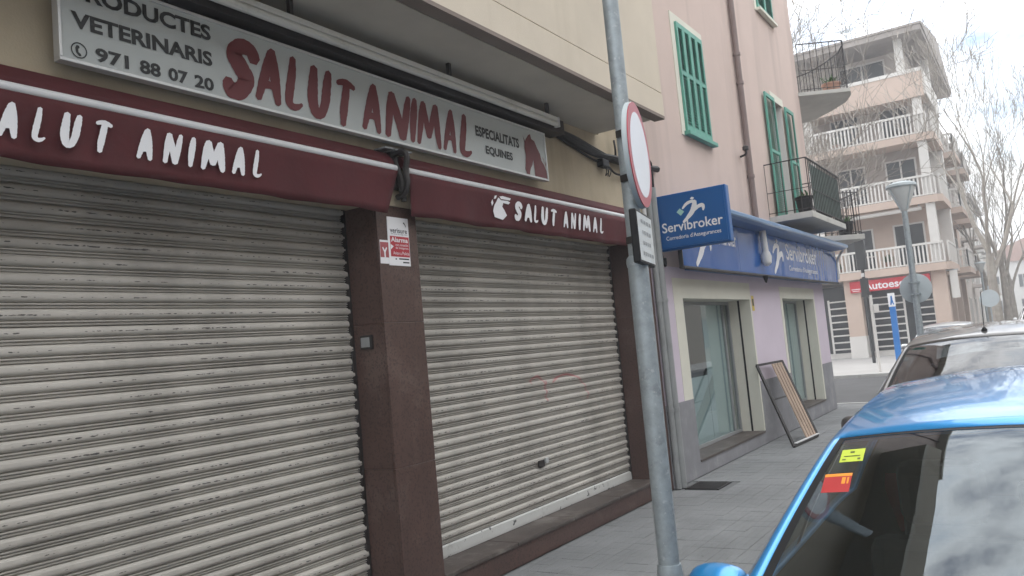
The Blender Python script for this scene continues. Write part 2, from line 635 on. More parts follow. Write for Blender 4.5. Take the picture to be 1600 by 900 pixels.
# brush letters as fat tapering strokes in a unit box (x to width 1, y 0..1): [(x, y, half width), ...]
BRUSH = {
    'S': [[(.84, .70, .11), (.70, .86, .13), (.42, .88, .14), (.26, .72, .15), (.46, .52, .16), (.62, .34, .16), (.46, .13, .15), (.22, .12, .14), (.10, .26, .09)]],
    'A': [[(.16, .05, .09), (.30, .35, .13), (.46, .68, .15), (.56, .92, .12)], [(.56, .95, .11), (.68, .62, .15), (.78, .30, .14), (.88, .03, .09)], [(.28, .30, .09), (.52, .33, .10), (.76, .30, .08)]],
    'L': [[(.36, .97, .11), (.34, .70, .15), (.26, .38, .16), (.24, .16, .14), (.44, .08, .11), (.70, .10, .09), (.90, .16, .05)]],
    'U': [[(.20, .97, .11), (.18, .65, .15), (.18, .35, .16), (.32, .12, .14), (.56, .12, .13), (.72, .34, .14), (.78, .66, .14), (.84, .96, .10)]],
    'T': [[(.04, .86, .07), (.30, .90, .10), (.60, .90, .11), (.98, .84, .08)], [(.56, .92, .12), (.50, .62, .15), (.42, .30, .15), (.40, .03, .10)]],
    'N': [[(.14, .04, .09), (.18, .40, .12), (.22, .75, .12), (.26, .95, .10)], [(.26, .94, .10), (.44, .60, .13), (.60, .30, .13), (.70, .05, .10)], [(.74, .05, .09), (.80, .40, .12), (.86, .72, .12), (.92, .97, .08)]],
    'I': [[(.40, .04, .22), (.42, .40, .34), (.52, .75, .34), (.60, .97, .22)]],
    'M': [[(.08, .04, .07), (.14, .40, .10), (.20, .75, .11), (.25, .95, .09)], [(.25, .94, .08), (.34, .65, .10), (.42, .42, .10), (.48, .22, .07)], [(.50, .22, .07), (.58, .48, .10), (.68, .75, .10), (.74, .95, .08)], [(.75, .96, .09), (.80, .65, .11), (.86, .32, .11), (.94, .03, .07)]],
}


def brush(pl, ch, a0, a1, b0, b1, m, parent, d=.003, shear=0., fat=1.):
    mb = MB()
    W, H = a1 - a0, b1 - b0
    for k, st in enumerate(BRUSH[ch]):
        pts = crom(st, 6)
        rnd = random.Random(ch + str(k))
        n = len(pts)
        lft, rgt = [], []
        for i, p in enumerate(pts):
            q0, q1 = pts[max(i - 1, 0)], pts[min(i + 1, n - 1)]
            dx, dy = (q1[0] - q0[0]) * W, (q1[1] - q0[1]) * H
            l = math.hypot(dx, dy) or 1
            nx, ny = -dy / l, dx / l
            hw = p[2] * W * fat * (.94 + .12 * rnd.random())
            x, y = p[0] * W, p[1] * H
            lft.append((x + nx * hw, y + ny * hw))
            rgt.append((x - nx * hw, y - ny * hw))
        ring = lft + rgt[::-1]
        dd = d + k * .0006
        vs = [pl.p(a0 + x + shear * y, b0 + y, dd) for x, y in lft + rgt]
        fs = [(i, i + n, i + n + 1, i + 1) for i in range(n - 1)]
        # rounded brush ends
        for e, sgn in ((0, -1), (n - 1, 1)):
            q0, q1 = (pts[0], pts[1]) if e == 0 else (pts[-2], pts[-1])
            dx, dy = (q1[0] - q0[0]) * W, (q1[1] - q0[1]) * H
            l = math.hypot(dx, dy) or 1
            hw = pts[e][2] * W * fat * .6
            x, y = pts[e][0] * W + sgn * dx / l * hw, pts[e][1] * H + sgn * dy / l * hw
            vs.append(pl.p(a0 + x + shear * y, b0 + y, dd))
            fs.append((e, e + n, len(vs) - 1))
        mb.add(vs, fs)
    me = bpy.data.meshes.new("letter")
    org = ORG[parent.name]
    me.from_pydata([tuple(Vector(p) - org) for p in mb.v], [], mb.f)
    for p in me.polygons:
        pass
    me.materials.append(m)
    return link("letter", me, parent, org)


# ================================================================ THE SETTING
ROAD = -.09
FY = 3.86            # facade plane of the near row
KERB = 1.28


def struct(mb, name, m):
    o = mb.build(name, m, org=(0, 0, 0))
    o["kind"] = "structure"
    return o


struct(MB().add([(-400, -400, ROAD - .02), (900, -400, ROAD - .02), (900, 500, ROAD - .02), (-400, 500, ROAD - .02)], [(0, 1, 2, 3)]), "ground", farpave)
struct(MB().add([(-60, -7.2, ROAD), (400, -7.2, ROAD), (400, KERB + .05, ROAD), (-60, KERB + .05, ROAD)], [(0, 1, 2, 3)]), "road", asphalt)
struct(MB().add([(18.4, KERB + .05, ROAD + .001), (29.4, KERB + .05, ROAD + .001), (29.4, 80, ROAD + .001), (18.4, 80, ROAD + .001)], [(0, 1, 2, 3)]), "side_road", asphalt)


def corner_poly(x0, x1, y0, y1, r, which):
    pts = []
    cs = {'br': (x1 - r, y0 + r, -90), 'bl': (x0 + r, y0 + r, 180)}
    corners = [('bl', (x0, y0)), ('br', (x1, y0)), ('tr', (x1, y1)), ('tl', (x0, y1))]
    for k, p in corners:
        if k == which:
            cx, cy, a0 = cs[k]
            for i in range(9):
                a = R(a0 + 90 * i / 8)
                pts.append((cx + r * math.cos(a), cy + r * math.sin(a)))
        else:
            pts.append(p)
    return pts


near_poly = corner_poly(-20, 19.0, KERB + .14, 12, 2.0, 'br')
pav = struct(MB().prism(near_poly, ROAD, -.012), "pavement", jointm)
fp = struct(MB().prism(corner_poly(29.1, 200, KERB + .14, 60, 3, 'bl'), ROAD, 0), "far_pavement", farpave)
op = struct(MB().box(-60, 200, -12, -7.2, ROAD, .02), "opposite_pavement", farpave)


# kerb stones, each its own piece
def kerbs(poly_line, parent, w=.14, ln=1.0, top=.0):
    k = 0
    for (x0, y0), (x1, y1) in zip(poly_line, poly_line[1:]):
        d = Vector((x1 - x0, y1 - y0))
        n = max(1, round(d.length / ln))
        for i in range(n):
            a = Vector((x0, y0)) + d * (i / n) + d.normalized() * .004
            b = Vector((x0, y0)) + d * ((i + 1) / n) - d.normalized() * .004
            nn = Vector((d.y, -d.x)).normalized() * w
            mb = MB().prism([tuple(a), tuple(a + nn), tuple(b + nn), tuple(b)], ROAD - .01, top + random.uniform(-.003, .002))
            mb.build("kerb_stone", kerbm, parent)


arc = [(17.0 + 2 * math.cos(R(-90 + 90 * i / 5)), KERB + 2.14 + 2 * math.sin(R(-90 + 90 * i / 5))) for i in range(6)]
ORG[pav.name] = Vector((0, 0, 0))
ORG[fp.name] = Vector((0, 0, 0))
kerbs([(3, KERB + .14), (17, KERB + .14)] + arc[1:] + [(19.0, 9)], pav, .14, 1.0)
arc2 = [(32.1 + 3 * math.cos(R(180 + 90 * i / 6)), KERB + 3.14 + 3 * math.sin(R(180 + 90 * i / 6))) for i in range(7)]
kerbs([(29.1, 12)] + arc2 + [(44, KERB + .14)], fp, .16, 1.0, .012)

# paving tiles with three raised bars each
T = .2


def tile_mesh():
    a = T / 2 - .0016
    mb = MB()
    pr = [(-a, -.012), (-a, -.003), (-a + .004, 0), (-.035, 0), (-.031, -.004), (-.027, 0), (.027, 0), (.031, -.004), (.035, 0), (a - .004, 0), (a, -.003), (a, -.012)]
    mb.prism(pr, -a, a, 'x')
    mb.f = [f for f in mb.f]
    return mb.mesh("tile", tilem)


tm = tile_mesh()
spots = []
nx0, nx1 = int(-1 / T), int(18.6 / T)
for i in range(nx0, nx1):
    for j in range(13):
        x, y = i * T + T / 2, FY - .02 - (j + .5) * T
        if y < KERB + .16:
            continue
        if x > 17 and (x - 17) ** 2 + (max(0, KERB + 2.14 - y)) ** 2 > 3.6:
            continue
        spots.append((x, y))
near = sorted([p for p in spots if p[0] > 4.7 and p[1] > 1.9], key=lambda p: p[0])
near_set = set(near[:290])
rest = MB()
tv = [tuple(v.co) for v in tm.vertices]
tf = [tuple(p.vertices) for p in tm.polygons]
for p in spots:
    dz = random.uniform(-.0022, .001)
    if 9.05 < p[0] < 9.6 and 3.3 < p[1] < 3.8:
        continue
    if p in near_set:
        o = link("tile", tm, pav, (p[0], p[1], dz))
        o.rotation_euler = (random.uniform(-.004, .004), random.uniform(-.004, .004), 0)
    else:
        rest.add([(v[0] + p[0], v[1] + p[1], v[2] + dz) for v in tv], tf)
o = rest.build("tiles_beyond", tilem, pav)
o["kind"] = "stuff"

# ================================================================ SHOP BUILDING (ochre)
sh = thing("shop_building", "ochre rendered shop building with cream overhanging upper floor and brown granite pillars", "building", (3, 5, 0))
ys = 4.18                                   # plane of the roller shutters
sh_l, sh_r = (0.55, 4.285), (4.72, 8.60)    # the two openings
B(-6, 9.05, FY, 5.2, 2.90, 4.06).build("upper_wall", ochre, sh)
B(-6, .1, FY + .002, 5.2, 0, 2.90).build("side_wall", ochre, sh)
B(-6, 9.05, 5.2, 11, 0, 9.4).build("building_mass", ochre, sh)
B(8.0, 9.05, FY, 5.2, 4.06, 9.4).build("party_wall", ochre, sh)
# pillars: clad in granite panels (front face and jambs)
for (x0, x1) in ((.10, .55), (4.285, 4.72), (8.60, 9.05)):
    core = B(x0 + .012, x1 - .012, FY + .02, 5.2, 0, 2.9).build("pillar", jointm, sh)
    zs = (.0, 1.03, 2.05, 2.898)
    for z0, z1 in zip(zs, zs[1:]):
        B(x0, x1, FY, FY + .022, z0 + .0006, z1 - .0006).build("granite_panel", granite, core, bevel=.003)
        for xx in ((x0, x0 + .014), (x1 - .014, x1)):
            B(xx[0], xx[1], FY + .024, ys + .14, z0 + .0006, z1 - .0006).build("granite_panel", granite, core, bevel=.002)
# steps under the shutters
for (x0, x1) in (sh_l, sh_r):
    st = B(x0 + .002, x1 - .002, FY + .006, 4.5, 0, .165).build("step", granite, sh)
    n = 4
    for i in range(n):
        a, b = x0 + (x1 - x0) * i / n, x0 + (x1 - x0) * (i + 1) / n
        B(a + .004, b - .003, FY - .012, 4.45, .167, .197).build("step_slab", stepm, st, bevel=.004)
# overhanging floor above
Z0 = 4.05
ov = MB()
ov.box(-6, 7.93, 3.048, 5.2, Z0 + .012, Z0 + .25)
ov.build("overhang_band", cream_r, sh)
B(-6, 7.926, 3.052, 5.2, Z0 + .262, 9.4).build("overhang_wall", cream_r, sh)
B(-6, 7.92, 3.062, 5.2, Z0 + .25, Z0 + .262).build("overhang_groove", soffitm, sh)
B(-6, 7.91, 3.20, FY - .002, Z0, Z0 + .011).build("soffit", soffitm, sh)
dripm = mat("drip_band_paint", (.235, .195, .17), .9, .1, 2)
B(-6, 7.93, 3.048, 3.165, Z0 - .02, Z0 + .011).build("drip_edge", dripm, sh)

for z in (6.95,):  # unseen balcony, added to darken the windscreen reflection and the shop front
    sl = B(-5.6, 7.6, 2.15, 3.05, z, z + .16).build("balcony_slab", soffitm, sh)
    B(-5.6, 7.6, 2.15, 2.27, z + .16, z + 1.1).build("unseen_parapet", cream_r, sh)
B(-6.1, 8.0, 2.98, 5.2, 9.4, 9.52).build("coping", soffitm, sh)

# ---- roller shutters
PIT = .09


def slat_profile():
    # (y outwards negative, z) of one interlocking slat, crown + small rib
    return [(.004, .000), (-.009, .003), (-.012, .009), (.002, .013), (.002, .017), (-.0135, .020), (-.014, .025), (.002, .030),
            (-.010, .034), (-.0185, .040), (-.0235, .048), (-.0245, .058), (-.0215, .072), (-.013, .082), (-.002, .0865), (.004, .090)]


def shutter(x0, x1, label, zbot, skip):
    t = thing("roller_shutter", label, "shutter", ((x0 + x1) / 2, ys, .197), "closed roller shutters of the shop")
    W = x1 - x0
    mb = MB()
    pr = slat_profile()
    back = [(.006, z) for _, z in pr][::-1]
    mb.prism(pr + [(.010, .090), (.010, .0)], -W / 2, W / 2, 'x')
    me = mb.mesh("slat", shutterm, True)
    me.set_sharp_from_angle(angle=R(28))
    z = zbot
    rail = MB()
    rail.prism([(ys, .201), (ys - .024, .201), (ys - .026, .22), (ys - .022, zbot - .014), (ys - .012, zbot - .003), (ys, zbot - .003)], x0, x1, 'x')
    rail.build("bottom_rail", railm, t)
    k = 0
    while z < 2.95:
        o = link("slat", me, t, ((x0 + x1) / 2, ys + random.uniform(-.0015, .0015), z))
        o.rotation_euler = (random.uniform(-.05, .05), random.uniform(-.0006, .0006), random.uniform(-.0008, .0008))
        z += PIT
        k += 1
    for xx in (x0 - .03, x1 - .014):
        B(xx, xx + .044, ys - .022, ys + .05, .2, 2.9).build("guide_channel", darkiron, t)
    return t


lsh = shutter(sh_l[0] + .03, sh_l[1] - .022, "grey slatted roller shutter left of the brown pillar, under the larger awning lettering", .30, 0)
rsh = shutter(sh_r[0] + .022, sh_r[1] - .03, "grey slatted roller shutter right of the brown pillar, with faded red graffiti", .30, 0)
# small lock hasp on the right-hand shutter
MB().box(6.60, 6.70, ys - .036, ys - .018, .655, .72).build("lock_plate", darkiron, rsh, bevel=.004)
MB().box(6.72, 6.77, ys - .04, ys - .018, .68, .73).build("lock_hasp", signframe, rsh, bevel=.004)
# dark void behind shutters is the shop itself
B(.1, 9.05, 4.5, 5.19, 0, 2.9).build("shop_room", roomdark, sh)

# key switch on the jamb
ks = thing("key_switch", "small square metal key switch on the side of the brown pillar", "switch", (4.283, 4.03, 1.88))
B(4.262, 4.2845, 3.975, 4.085, 1.875, 1.975).build("plate", darkiron, ks, bevel=.004)
B(4.254, 4.262, 3.99, 4.07, 1.89, 1.96).build("cover", pipe, ks, bevel=.003)

# ---- awnings
AY = 3.74


def awning(x0, x1, label, vx0, vx1):
    t = thing("awning", label, "awning", ((x0 + x1) / 2, FY, 2.83), "bordeaux shop awnings")
    # folded canvas running from the wall down to the front bar
    MB().prism([(FY + .0, 3.19), (FY + .0, 3.275), (FY - .03, 3.28), (AY + .03, 3.205), (AY + .03, 3.16)], x0, x1, 'x').build("folded_canvas", bordeaux, t, bevel=.008)
    bar = MB()
    bar.prism([(AY + .03 + .03 * math.cos(a), 3.152 + .027 * math.sin(a)) for a in [2 * math.pi * k / 14 for k in range(14)]], x0, x1, 'x')
    bar.prism([(AY + .005, 3.118), (AY + .055, 3.118), (AY + .055, 3.128), (AY + .005, 3.128)], x0 + .01, x1 - .01, 'x')
    bar.build("front_bar", whitebar, t, True)
    # valance: gently rippling hanging strip
    n = 90
    ztop, zb = 3.13, 2.815
    vs, fs = [], []
    rows = 7
    for j in range(rows):
        s = j / (rows - 1)
        for i in range(n + 1):
            u = i / n
            a = x0 + (x1 - x0) * u
            b = vx0 + (vx1 - vx0) * u
            x = a + (b - a) * s
            y = AY + .012 - .006 + s * (.012 * math.sin(u * 31 + 1.3) + .008 * math.sin(u * 67)) + .010 * s
            vs.append((x, y, ztop + (zb - ztop) * s + .004 * math.sin(u * 23) * s))
    for j in range(rows - 1):
        for i in range(n):
            fs.append((j * (n + 1) + i, (j + 1) * (n + 1) + i, (j + 1) * (n + 1) + i + 1, j * (n + 1) + i + 1))
    v = MB().add(vs, fs).build("valance", bordeaux, t, True, ang=80)
    sm = v.modifiers.new("thick", 'SOLIDIFY')
    sm.thickness = .004
    sm.offset = 1
    return t


aw1 = awning(.35, 4.425, "long bordeaux awning with white brush lettering over the left shutter", .36, 4.29)
aw2 = awning(4.555, 8.62, "bordeaux awning with a small horse emblem and lettering over the right shutter", 4.56, 8.60)
P1 = Plane((0, AY - .008, 0), (1, 0, 0))
lt = "SALUTANIMAL"
xs1 = [1.54, 1.70, 1.73, 1.846, 1.876, 1.973, 2.007, 2.129, 2.166, 2.277, 2.386, 2.506, 2.536, 2.667, 2.685, 2.754, 2.768, 2.945, 2.965, 3.086, 3.11, 3.211]
for k, ch in enumerate(lt):
    a, b = xs1[2 * k], xs1[2 * k + 1]
    brush(P1, ch, a, b - .03, 2.905, 3.075, letwhite, aw1, shear=.16, fat=1.42)
xs2 = [5.907, 6.07, 6.063, 6.225, 6.225, 6.337, 6.359, 6.51, 6.533, 6.665, 6.763, 6.889, 6.915, 7.045, 7.071, 7.151, 7.165, 7.344, 7.372, 7.501, 7.53, 7.647]
for k, ch in enumerate(lt):
    a, b = xs2[2 * k], xs2[2 * k + 1]
    brush(P1, ch, a, b - .03, 2.905, 3.07, letwhite, aw2, shear=.16, fat=1.3)
# white emblem on the right awning: a horse's head and neck in broken brush marks
outline(P1, [(5.60, 2.90), (5.72, 2.885), (5.79, 2.93), (5.76, 2.97), (5.73, 3.00), (5.75, 3.035), (5.83, 3.03), (5.86, 3.05), (5.82, 3.06), (5.72, 3.055), (5.68, 3.075), (5.65, 3.04), (5.61, 3.00), (5.585, 2.95)], letwhite, aw2, "emblem", .003)
for q in ([(5.70, 3.085), (5.72, 3.066), (5.86, 3.068), (5.875, 3.088), (5.75, 3.095)], [(5.575, 2.99), (5.60, 3.02), (5.59, 3.05), (5.565, 3.02)], [(5.61, 3.055), (5.645, 3.062), (5.66, 3.09), (5.63, 3.085)]):
    outline(P1, q, letwhite, aw2, "emblem_mark", .003)

# iron bracket between the two awnings
br = thing("awning_bracket", "dark iron arm bracket between the two bordeaux awnings", "bracket", (4.5, FY, 2.9))
MB().box(4.44, 4.54, FY - .03, FY - .001, 3.02, 3.31).build("wall_plate", darkiron, br, bevel=.006)
MB().path(crom([(4.47, FY - .03, 3.27), (4.47, FY - .13, 3.28), (4.48, FY - .165, 3.23), (4.48, FY - .145, 3.14), (4.48, FY - .15, 3.05), (4.49, FY - .11, 2.98), (4.50, FY - .03, 2.96)], 6), .022, 8).build("arm", darkiron, br, True)
MB().path([(4.50, FY - .02, 3.25), (4.52, FY - .05, 3.1), (4.535, FY - .06, 2.93)], [.02, .032, .02], 8).build("folded_arm", darkiron, br, True)
for xx in (4.36, 4.47, 4.56):
    MB().prism([(xx - .045, 3.285), (xx + .05, 3.288), (xx + .05, 3.30), (xx - .045, 3.297)], FY - .11, FY - .001, 'y').build("top_plate", pipe, br)

# ---- main sign over the shop
SX0, SX1, SZ0, SZ1, SYf = 2.035, 6.60, 3.335, 3.80, 3.74
sg = thing("shop_sign", "long grey shop sign with bordeaux brush lettering and a horse head", "sign", ((SX0 + SX1) / 2, FY, SZ0))
B(SX0 + .012, SX1 - .012, SYf + .010, SYf + .055, SZ0 + .012, SZ1 - .012).build("panel", signface, sg)
for q in ((SX0, SX1, SZ1 - .018, SZ1), (SX0, SX1, SZ0, SZ0 + .018)):
    B(q[0], q[1], SYf, SYf + .056, q[2], q[3]).build("frame_bar", signframe, sg, bevel=.003)
for q in ((SX0, SX0 + .016), (SX1 - .016, SX1)):
    B(q[0], q[1], SYf + .001, SYf + .056, SZ0 + .0185, SZ1 - .0185).build("frame_bar", signframe, sg, bevel=.003)
for xx in (2.6, 3.9, 5.2, 6.3):
    B(xx, xx + .05, SYf + .057, FY - .001, SZ0 + .06, SZ1 - .06).build("spacer", darkiron, sg)
PS = Plane((0, SYf + .010, 0), (1, 0, 0))
for ch, a, b, z0, z1 in (('S', 2.955, 3.215, 3.372, 3.735), ('A', 3.175, 3.385, 3.385, 3.745), ('L', 3.405, 3.565, 3.378, 3.735), ('U', 3.60, 3.80, 3.372, 3.72), ('T', 3.84, 4.01, 3.362, 3.705),
                         ('A', 4.08, 4.285, 3.372, 3.735), ('N', 4.315, 4.595, 3.368, 3.72), ('I', 4.59, 4.685, 3.372, 3.725), ('M', 4.675, 4.965, 3.372, 3.728), ('A', 4.985, 5.165, 3.372, 3.735), ('L', 5.20, 5.385, 3.365, 3.725)):
    brush(PS, ch, a, b, z0, z1, letred, sg, shear=.12, fat={'N': 1.12, 'M': 1.1, 'I': 1.15, 'A': 1.2}.get(ch, 1.38))
text(PS, "prod", 2.105, 2.90, 3.665, 3.755, letblack, sg)
text(PS, "vet", 2.10, 2.90, 3.515, 3.600, letblack, sg)
for kk, a, b in (("t971", 2.215, 2.39), ("t88", 2.45, 2.57), ("t07", 2.615, 2.735), ("t20", 2.775, 2.90)):
    text(PS, kk, a, b, 3.372, 3.445, letblack, sg)
text(PS, "esp", 5.455, 6.125, 3.575, 3.665, letblack, sg)
text(PS, "equ", 5.585, 6.00, 3.430, 3.515, letblack, sg)
# telephone mark: ring and receiver
ph = MB()
for k in range(24):
    a, b = 2 * math.pi * k / 24, 2 * math.pi * (k + 1) / 24
    ph.add([PS.p(2.133 + r * math.cos(t), 3.405 + r * math.sin(t), .003) for r, t in ((.040, a), (.034, a), (.034, b), (.040, b))], [(0, 1, 2, 3)])
ph.build("telephone_ring", letblack, sg)
outline(PS, [(2.122, 3.430), (2.135, 3.428), (2.136, 3.418), (2.129, 3.412), (2.130, 3.396), (2.140, 3.390), (2.144, 3.380), (2.132, 3.376), (2.118, 3.392), (2.115, 3.415)], letblack, sg, "telephone_mark")
# horse head on the right end
H = [(6.20, 3.715), (6.235, 3.66), (6.25, 3.68), (6.30, 3.73), (6.335, 3.745), (6.35, 3.70), (6.40, 3.69), (6.44, 3.63), (6.485, 3.58), (6.50, 3.52), (6.545, 3.48), (6.575, 3.43), (6.578, 3.358), (6.36, 3.355), (6.36, 3.40), (6.355, 3.46), (6.35, 3.505),
     (6.325, 3.45), (6.295, 3.42), (6.275, 3.38), (6.27, 3.357), (6.215, 3.357), (6.20, 3.40), (6.215, 3.46), (6.225, 3.53), (6.215, 3.60), (6.225, 3.645)]
outline(PS, H, letred, sg, "horse_head", .003)
outline(PS, [(6.52, 3.56), (6.55, 3.50), (6.572, 3.47), (6.575, 3.53), (6.56, 3.49), (6.535, 3.55)], letred, sg, "mane_lock", .003)

# ---- strip lamp above the sign
lp = thing("strip_light", "long white fluorescent strip light fixed above the grey shop sign", "light", (4.2, FY, 3.84))
B(1.4, 6.69, 3.625, 3.665, 3.905, 3.945).build("housing", fluor, lp, bevel=.006)
MB().path([(1.42, 3.645, 3.880), (6.67, 3.645, 3.880)], .026, 10).build("tube_cover", fluor, lp, True)
B(6.672, 6.70, 3.618, 3.672, 3.85, 3.948).build("end_cap", whitebar, lp, bevel=.004)
for xx in (1.8, 3.4, 5.0, 6.5):
    B(xx, xx + .03, 3.63, 3.66, 3.945, 4.049).build("hanger", darkiron, lp)
B(1.4, 6.9, 3.69, FY - .002, 3.83, 3.96).build("dark_box", darkiron, lp)  # dark box filling the gap behind the strip light

# ---- cables on the wall beside the sign
cb = thing("cable_bundle", "black cable bundle sagging along the ochre wall beside the strip light", "cables", (7.8, FY, 3.6))
rnd = random.Random(3)
for k in range(7):
    o1 = [rnd.uniform(-.02, .02) for _ in range(8)]
    pts = [(6.9, 3.80 + o1[0], 3.90 + o1[1]), (7.3, 3.80 + o1[2], 3.885 + o1[3] - .01 * k * .5), (7.8, 3.81, 3.84 + o1[4] - .006 * k), (8.3, 3.80 + o1[5], 3.80 + o1[6]), (8.9, 3.81, 3.83 + o1[7]), (9.5, 3.82, 3.87 + o1[2])]
    MB().path(crom(pts, 6), rnd.choice((.02, .026, .034)), 6).build("cable", black, cb, True)
MB().path(crom([(7.0, 3.83, 3.86), (7.35, 3.83, 3.80), (7.75, 3.83, 3.74), (7.95, 3.82, 3.745), (8.05, 3.80, 3.70), (8.2, 3.80, 3.645), (8.5, 3.82, 3.66)], 6), .012, 6).build("cable", black, cb, True)
MB().path(crom([(8.3, 3.82, 3.84), (8.27, 3.80, 3.93), (8.30, 3.82, 4.04)], 5), .012, 6).build("cable", black, cb, True)
jb = thing("junction_box", "small black junction box with loose wires on the ochre wall", "box", (7.97, FY, 3.70))
MB().box(7.88, 8.04, 3.78, FY - .001, 3.68, 3.77).build("box", black, jb, bevel=.012)
for k in range(4):
    x = 7.92 + k * .035
    MB().path(crom([(x, 3.80, 3.69), (x + rnd.uniform(-.03, .03), 3.77, 3.64), (x + rnd.uniform(-.04, .04), 3.79, 3.58)], 4), .006, 5).build("wire", black, jb, True)

# ---- notices on the pillar
PP = Plane((0, FY, 0), (1, 0, 0))


def notice(name, label, x0, x1, z0, z1, m, tilt=0, d=.0025):
    t = thing(name, label, "sticker", ((x0 + x1) / 2, FY, z0))
    k = tilt
    MB().prism([(x0, z0), (x1, z0 - k), (x1 + .006, z1 - k), (x0 + .006, z1)], FY - d, FY - .0004, 'y').build("sheet", m, t)
    return t


an = notice("alarm_notice", "white and red alarm notice stuck near the top of the brown pillar", 4.385, 4.615, 2.46, 2.815, signwhite, .0, .006)
outline(PP, [(4.405, 2.525), (4.612, 2.525), (4.614, 2.675), (4.408, 2.675)], signred, an, "red_field", .0065)
text(PP, "verisure", 4.412, 4.60, 2.70, 2.735, letblack, an, d=.007)
text(PP, "sub", 4.42, 4.60, 2.685, 2.697, letblack, an, d=.007)
text(PP, "alarma", 4.415, 4.60, 2.632, 2.668, letwhite, an, d=.008)
text(PP, "l1", 4.46, 4.60, 2.604, 2.622, letwhite, an, d=.008)
text(PP, "l2", 4.46, 4.60, 2.578, 2.598, letwhite, an, d=.008)
text(PP, "l3", 4.43, 4.605, 2.540, 2.564, letwhite, an, d=.008)
outline(PP, [(4.408, 2.615), (4.44, 2.60), (4.408, 2.575)], letwhite, an, "arrow_mark", .008)
outline(PP, [(4.56, 2.78), (4.575, 2.785), (4.592, 2.76), (4.588, 2.745), (4.58, 2.765)], letblack, an, "logo_mark", .007)
for a, b, z in ((4.49, 4.60, 2.505), (4.45, 4.465, 2.503), (4.53, 4.60, 2.48)):
    outline(PP, [(a, z), (b, z), (b, z + .010), (a, z + .010)], letblack, an, "print_line", .007)
rn = notice("alarm_sticker", "small faded red sticker tucked behind the white alarm notice", 4.295, 4.40, 2.47, 2.64, signwhite, 0, .0025)
outline(PP, [(4.297, 2.515), (4.398, 2.515), (4.402, 2.625), (4.302, 2.625)], mat("faded_red", (.36, .09, .10), .6, .1, 9), rn, "red_field", .003)
outline(PP, [(4.338, 2.515), (4.352, 2.515), (4.352, 2.552), (4.372, 2.585), (4.362, 2.59), (4.346, 2.565), (4.33, 2.59), (4.32, 2.583), (4.338, 2.552)], letwhite, rn, "hand_mark", .0036)

# ---- downpipes and conduits between the two buildings
for x, r, lab, mm, z1 in ((9.085, .035, "slim grey downpipe beside the shop's right pillar", pipe, 3.7), (9.19, .05, "wider grey downpipe against the lilac wall", pipe, 3.6)):
    t = thing("downpipe", lab, "pipe", (x, FY - r, 0))
    MB().path([(x, FY - r - .01, .0), (x, FY - r - .01, z1)], r, 12).build("tube", mm, t, True)
    for z in (.9, 2.2):
        MB().path([(x, FY - r - .01, z), (x, FY - r - .01, z + .04)], r + .008, 12).build("collar", mm, t, True)
        B(x - .012, x + .012, FY - .02, FY, z + .005, z + .035).build("clip", mm, t)
t = MB().path(crom([(8.98, FY - .02, 2.95), (8.98, FY - .03, 3.6), (8.98, FY - .03, 4.3)], 3), .025, 8).build("conduit", whitepipe, None, True)
tag(t, "thin white conduit on the wall behind the round red-rimmed road sign", "pipe")
t = MB().path(crom([(9.10, FY - .03, 3.95), (9.22, FY - .06, 3.93), (9.27, FY - .05, 3.82), (9.28, FY - .04, 3.4), (9.27, FY - .04, 3.05), (9.33, FY - .05, 2.72), (9.42, FY - .04, 2.66), (9.48, FY - .02, 2.75)], 6), .02, 8).build("cable_loop", black, None, True)
tag(t, "black cable looping down the wall behind the blue projecting sign", "cable")

# ================================================================ ROAD SIGN ON ITS POST
PX, PY = 3.293, 1.463
post = thing("road_sign_post", "galvanised steel post carrying the round red-rimmed sign and a small text plate", "post", (PX, PY, 0))
MB().path([(PX, PY, .0), (PX, PY, 1.0), (PX, PY, 2.12)], .045, 20).build("lower_tube", galv, post, True)
MB().path([(PX, PY, 2.11), (PX, PY, 3.75)], .0355, 20).build("upper_tube", galv, post, True)
MB().lathe([(.0355, 2.13), (.047, 2.118), (.050, 2.10), (.047, 2.08)], (PX, PY, 0), 20).build("collar", galv, post, True)
MB().lathe([(.075, 0), (.075, .03), (.06, .05), (.056, .30), (.056, .76), (.050, .80), (.046, .80)], (PX, PY, 0), 20).build("base_sleeve", galv, post, True)
az = R(12.6)
dr = Vector((math.cos(az), math.sin(az), 0))
nrm = Vector((math.sin(az), -math.cos(az), 0))
rs = thing("round_road_sign", "round white road sign with red rim seen almost edge-on on the steel post", "sign", (PX, PY - .05, 2.33))
cen = Vector((PX - .005, PY, 2.572)) + nrm * .058 + dr * .012
Pr = Plane(cen, dr)
RD = .236


def disc(pl, prof, m, parent, name, n=48):
    mb = MB()
    vs, fs = [], []
    for r, d in prof:
        for k in range(n):
            t = 2 * math.pi * k / n
            vs.append(pl.p(r * math.cos(t), r * math.sin(t), d))
    for i in range(len(prof) - 1):
        for k in range(n):
            k2 = (k + 1) % n
            fs.append((i * n + k, i * n + k2, (i + 1) * n + k2, (i + 1) * n + k))
    fs.append(tuple((len(prof) - 1) * n + k for k in range(n)))
    fs.append(tuple(range(n - 1, -1, -1)))
    mb.add(vs, fs)
    return mb.build(name, m, parent, True, ang=30)


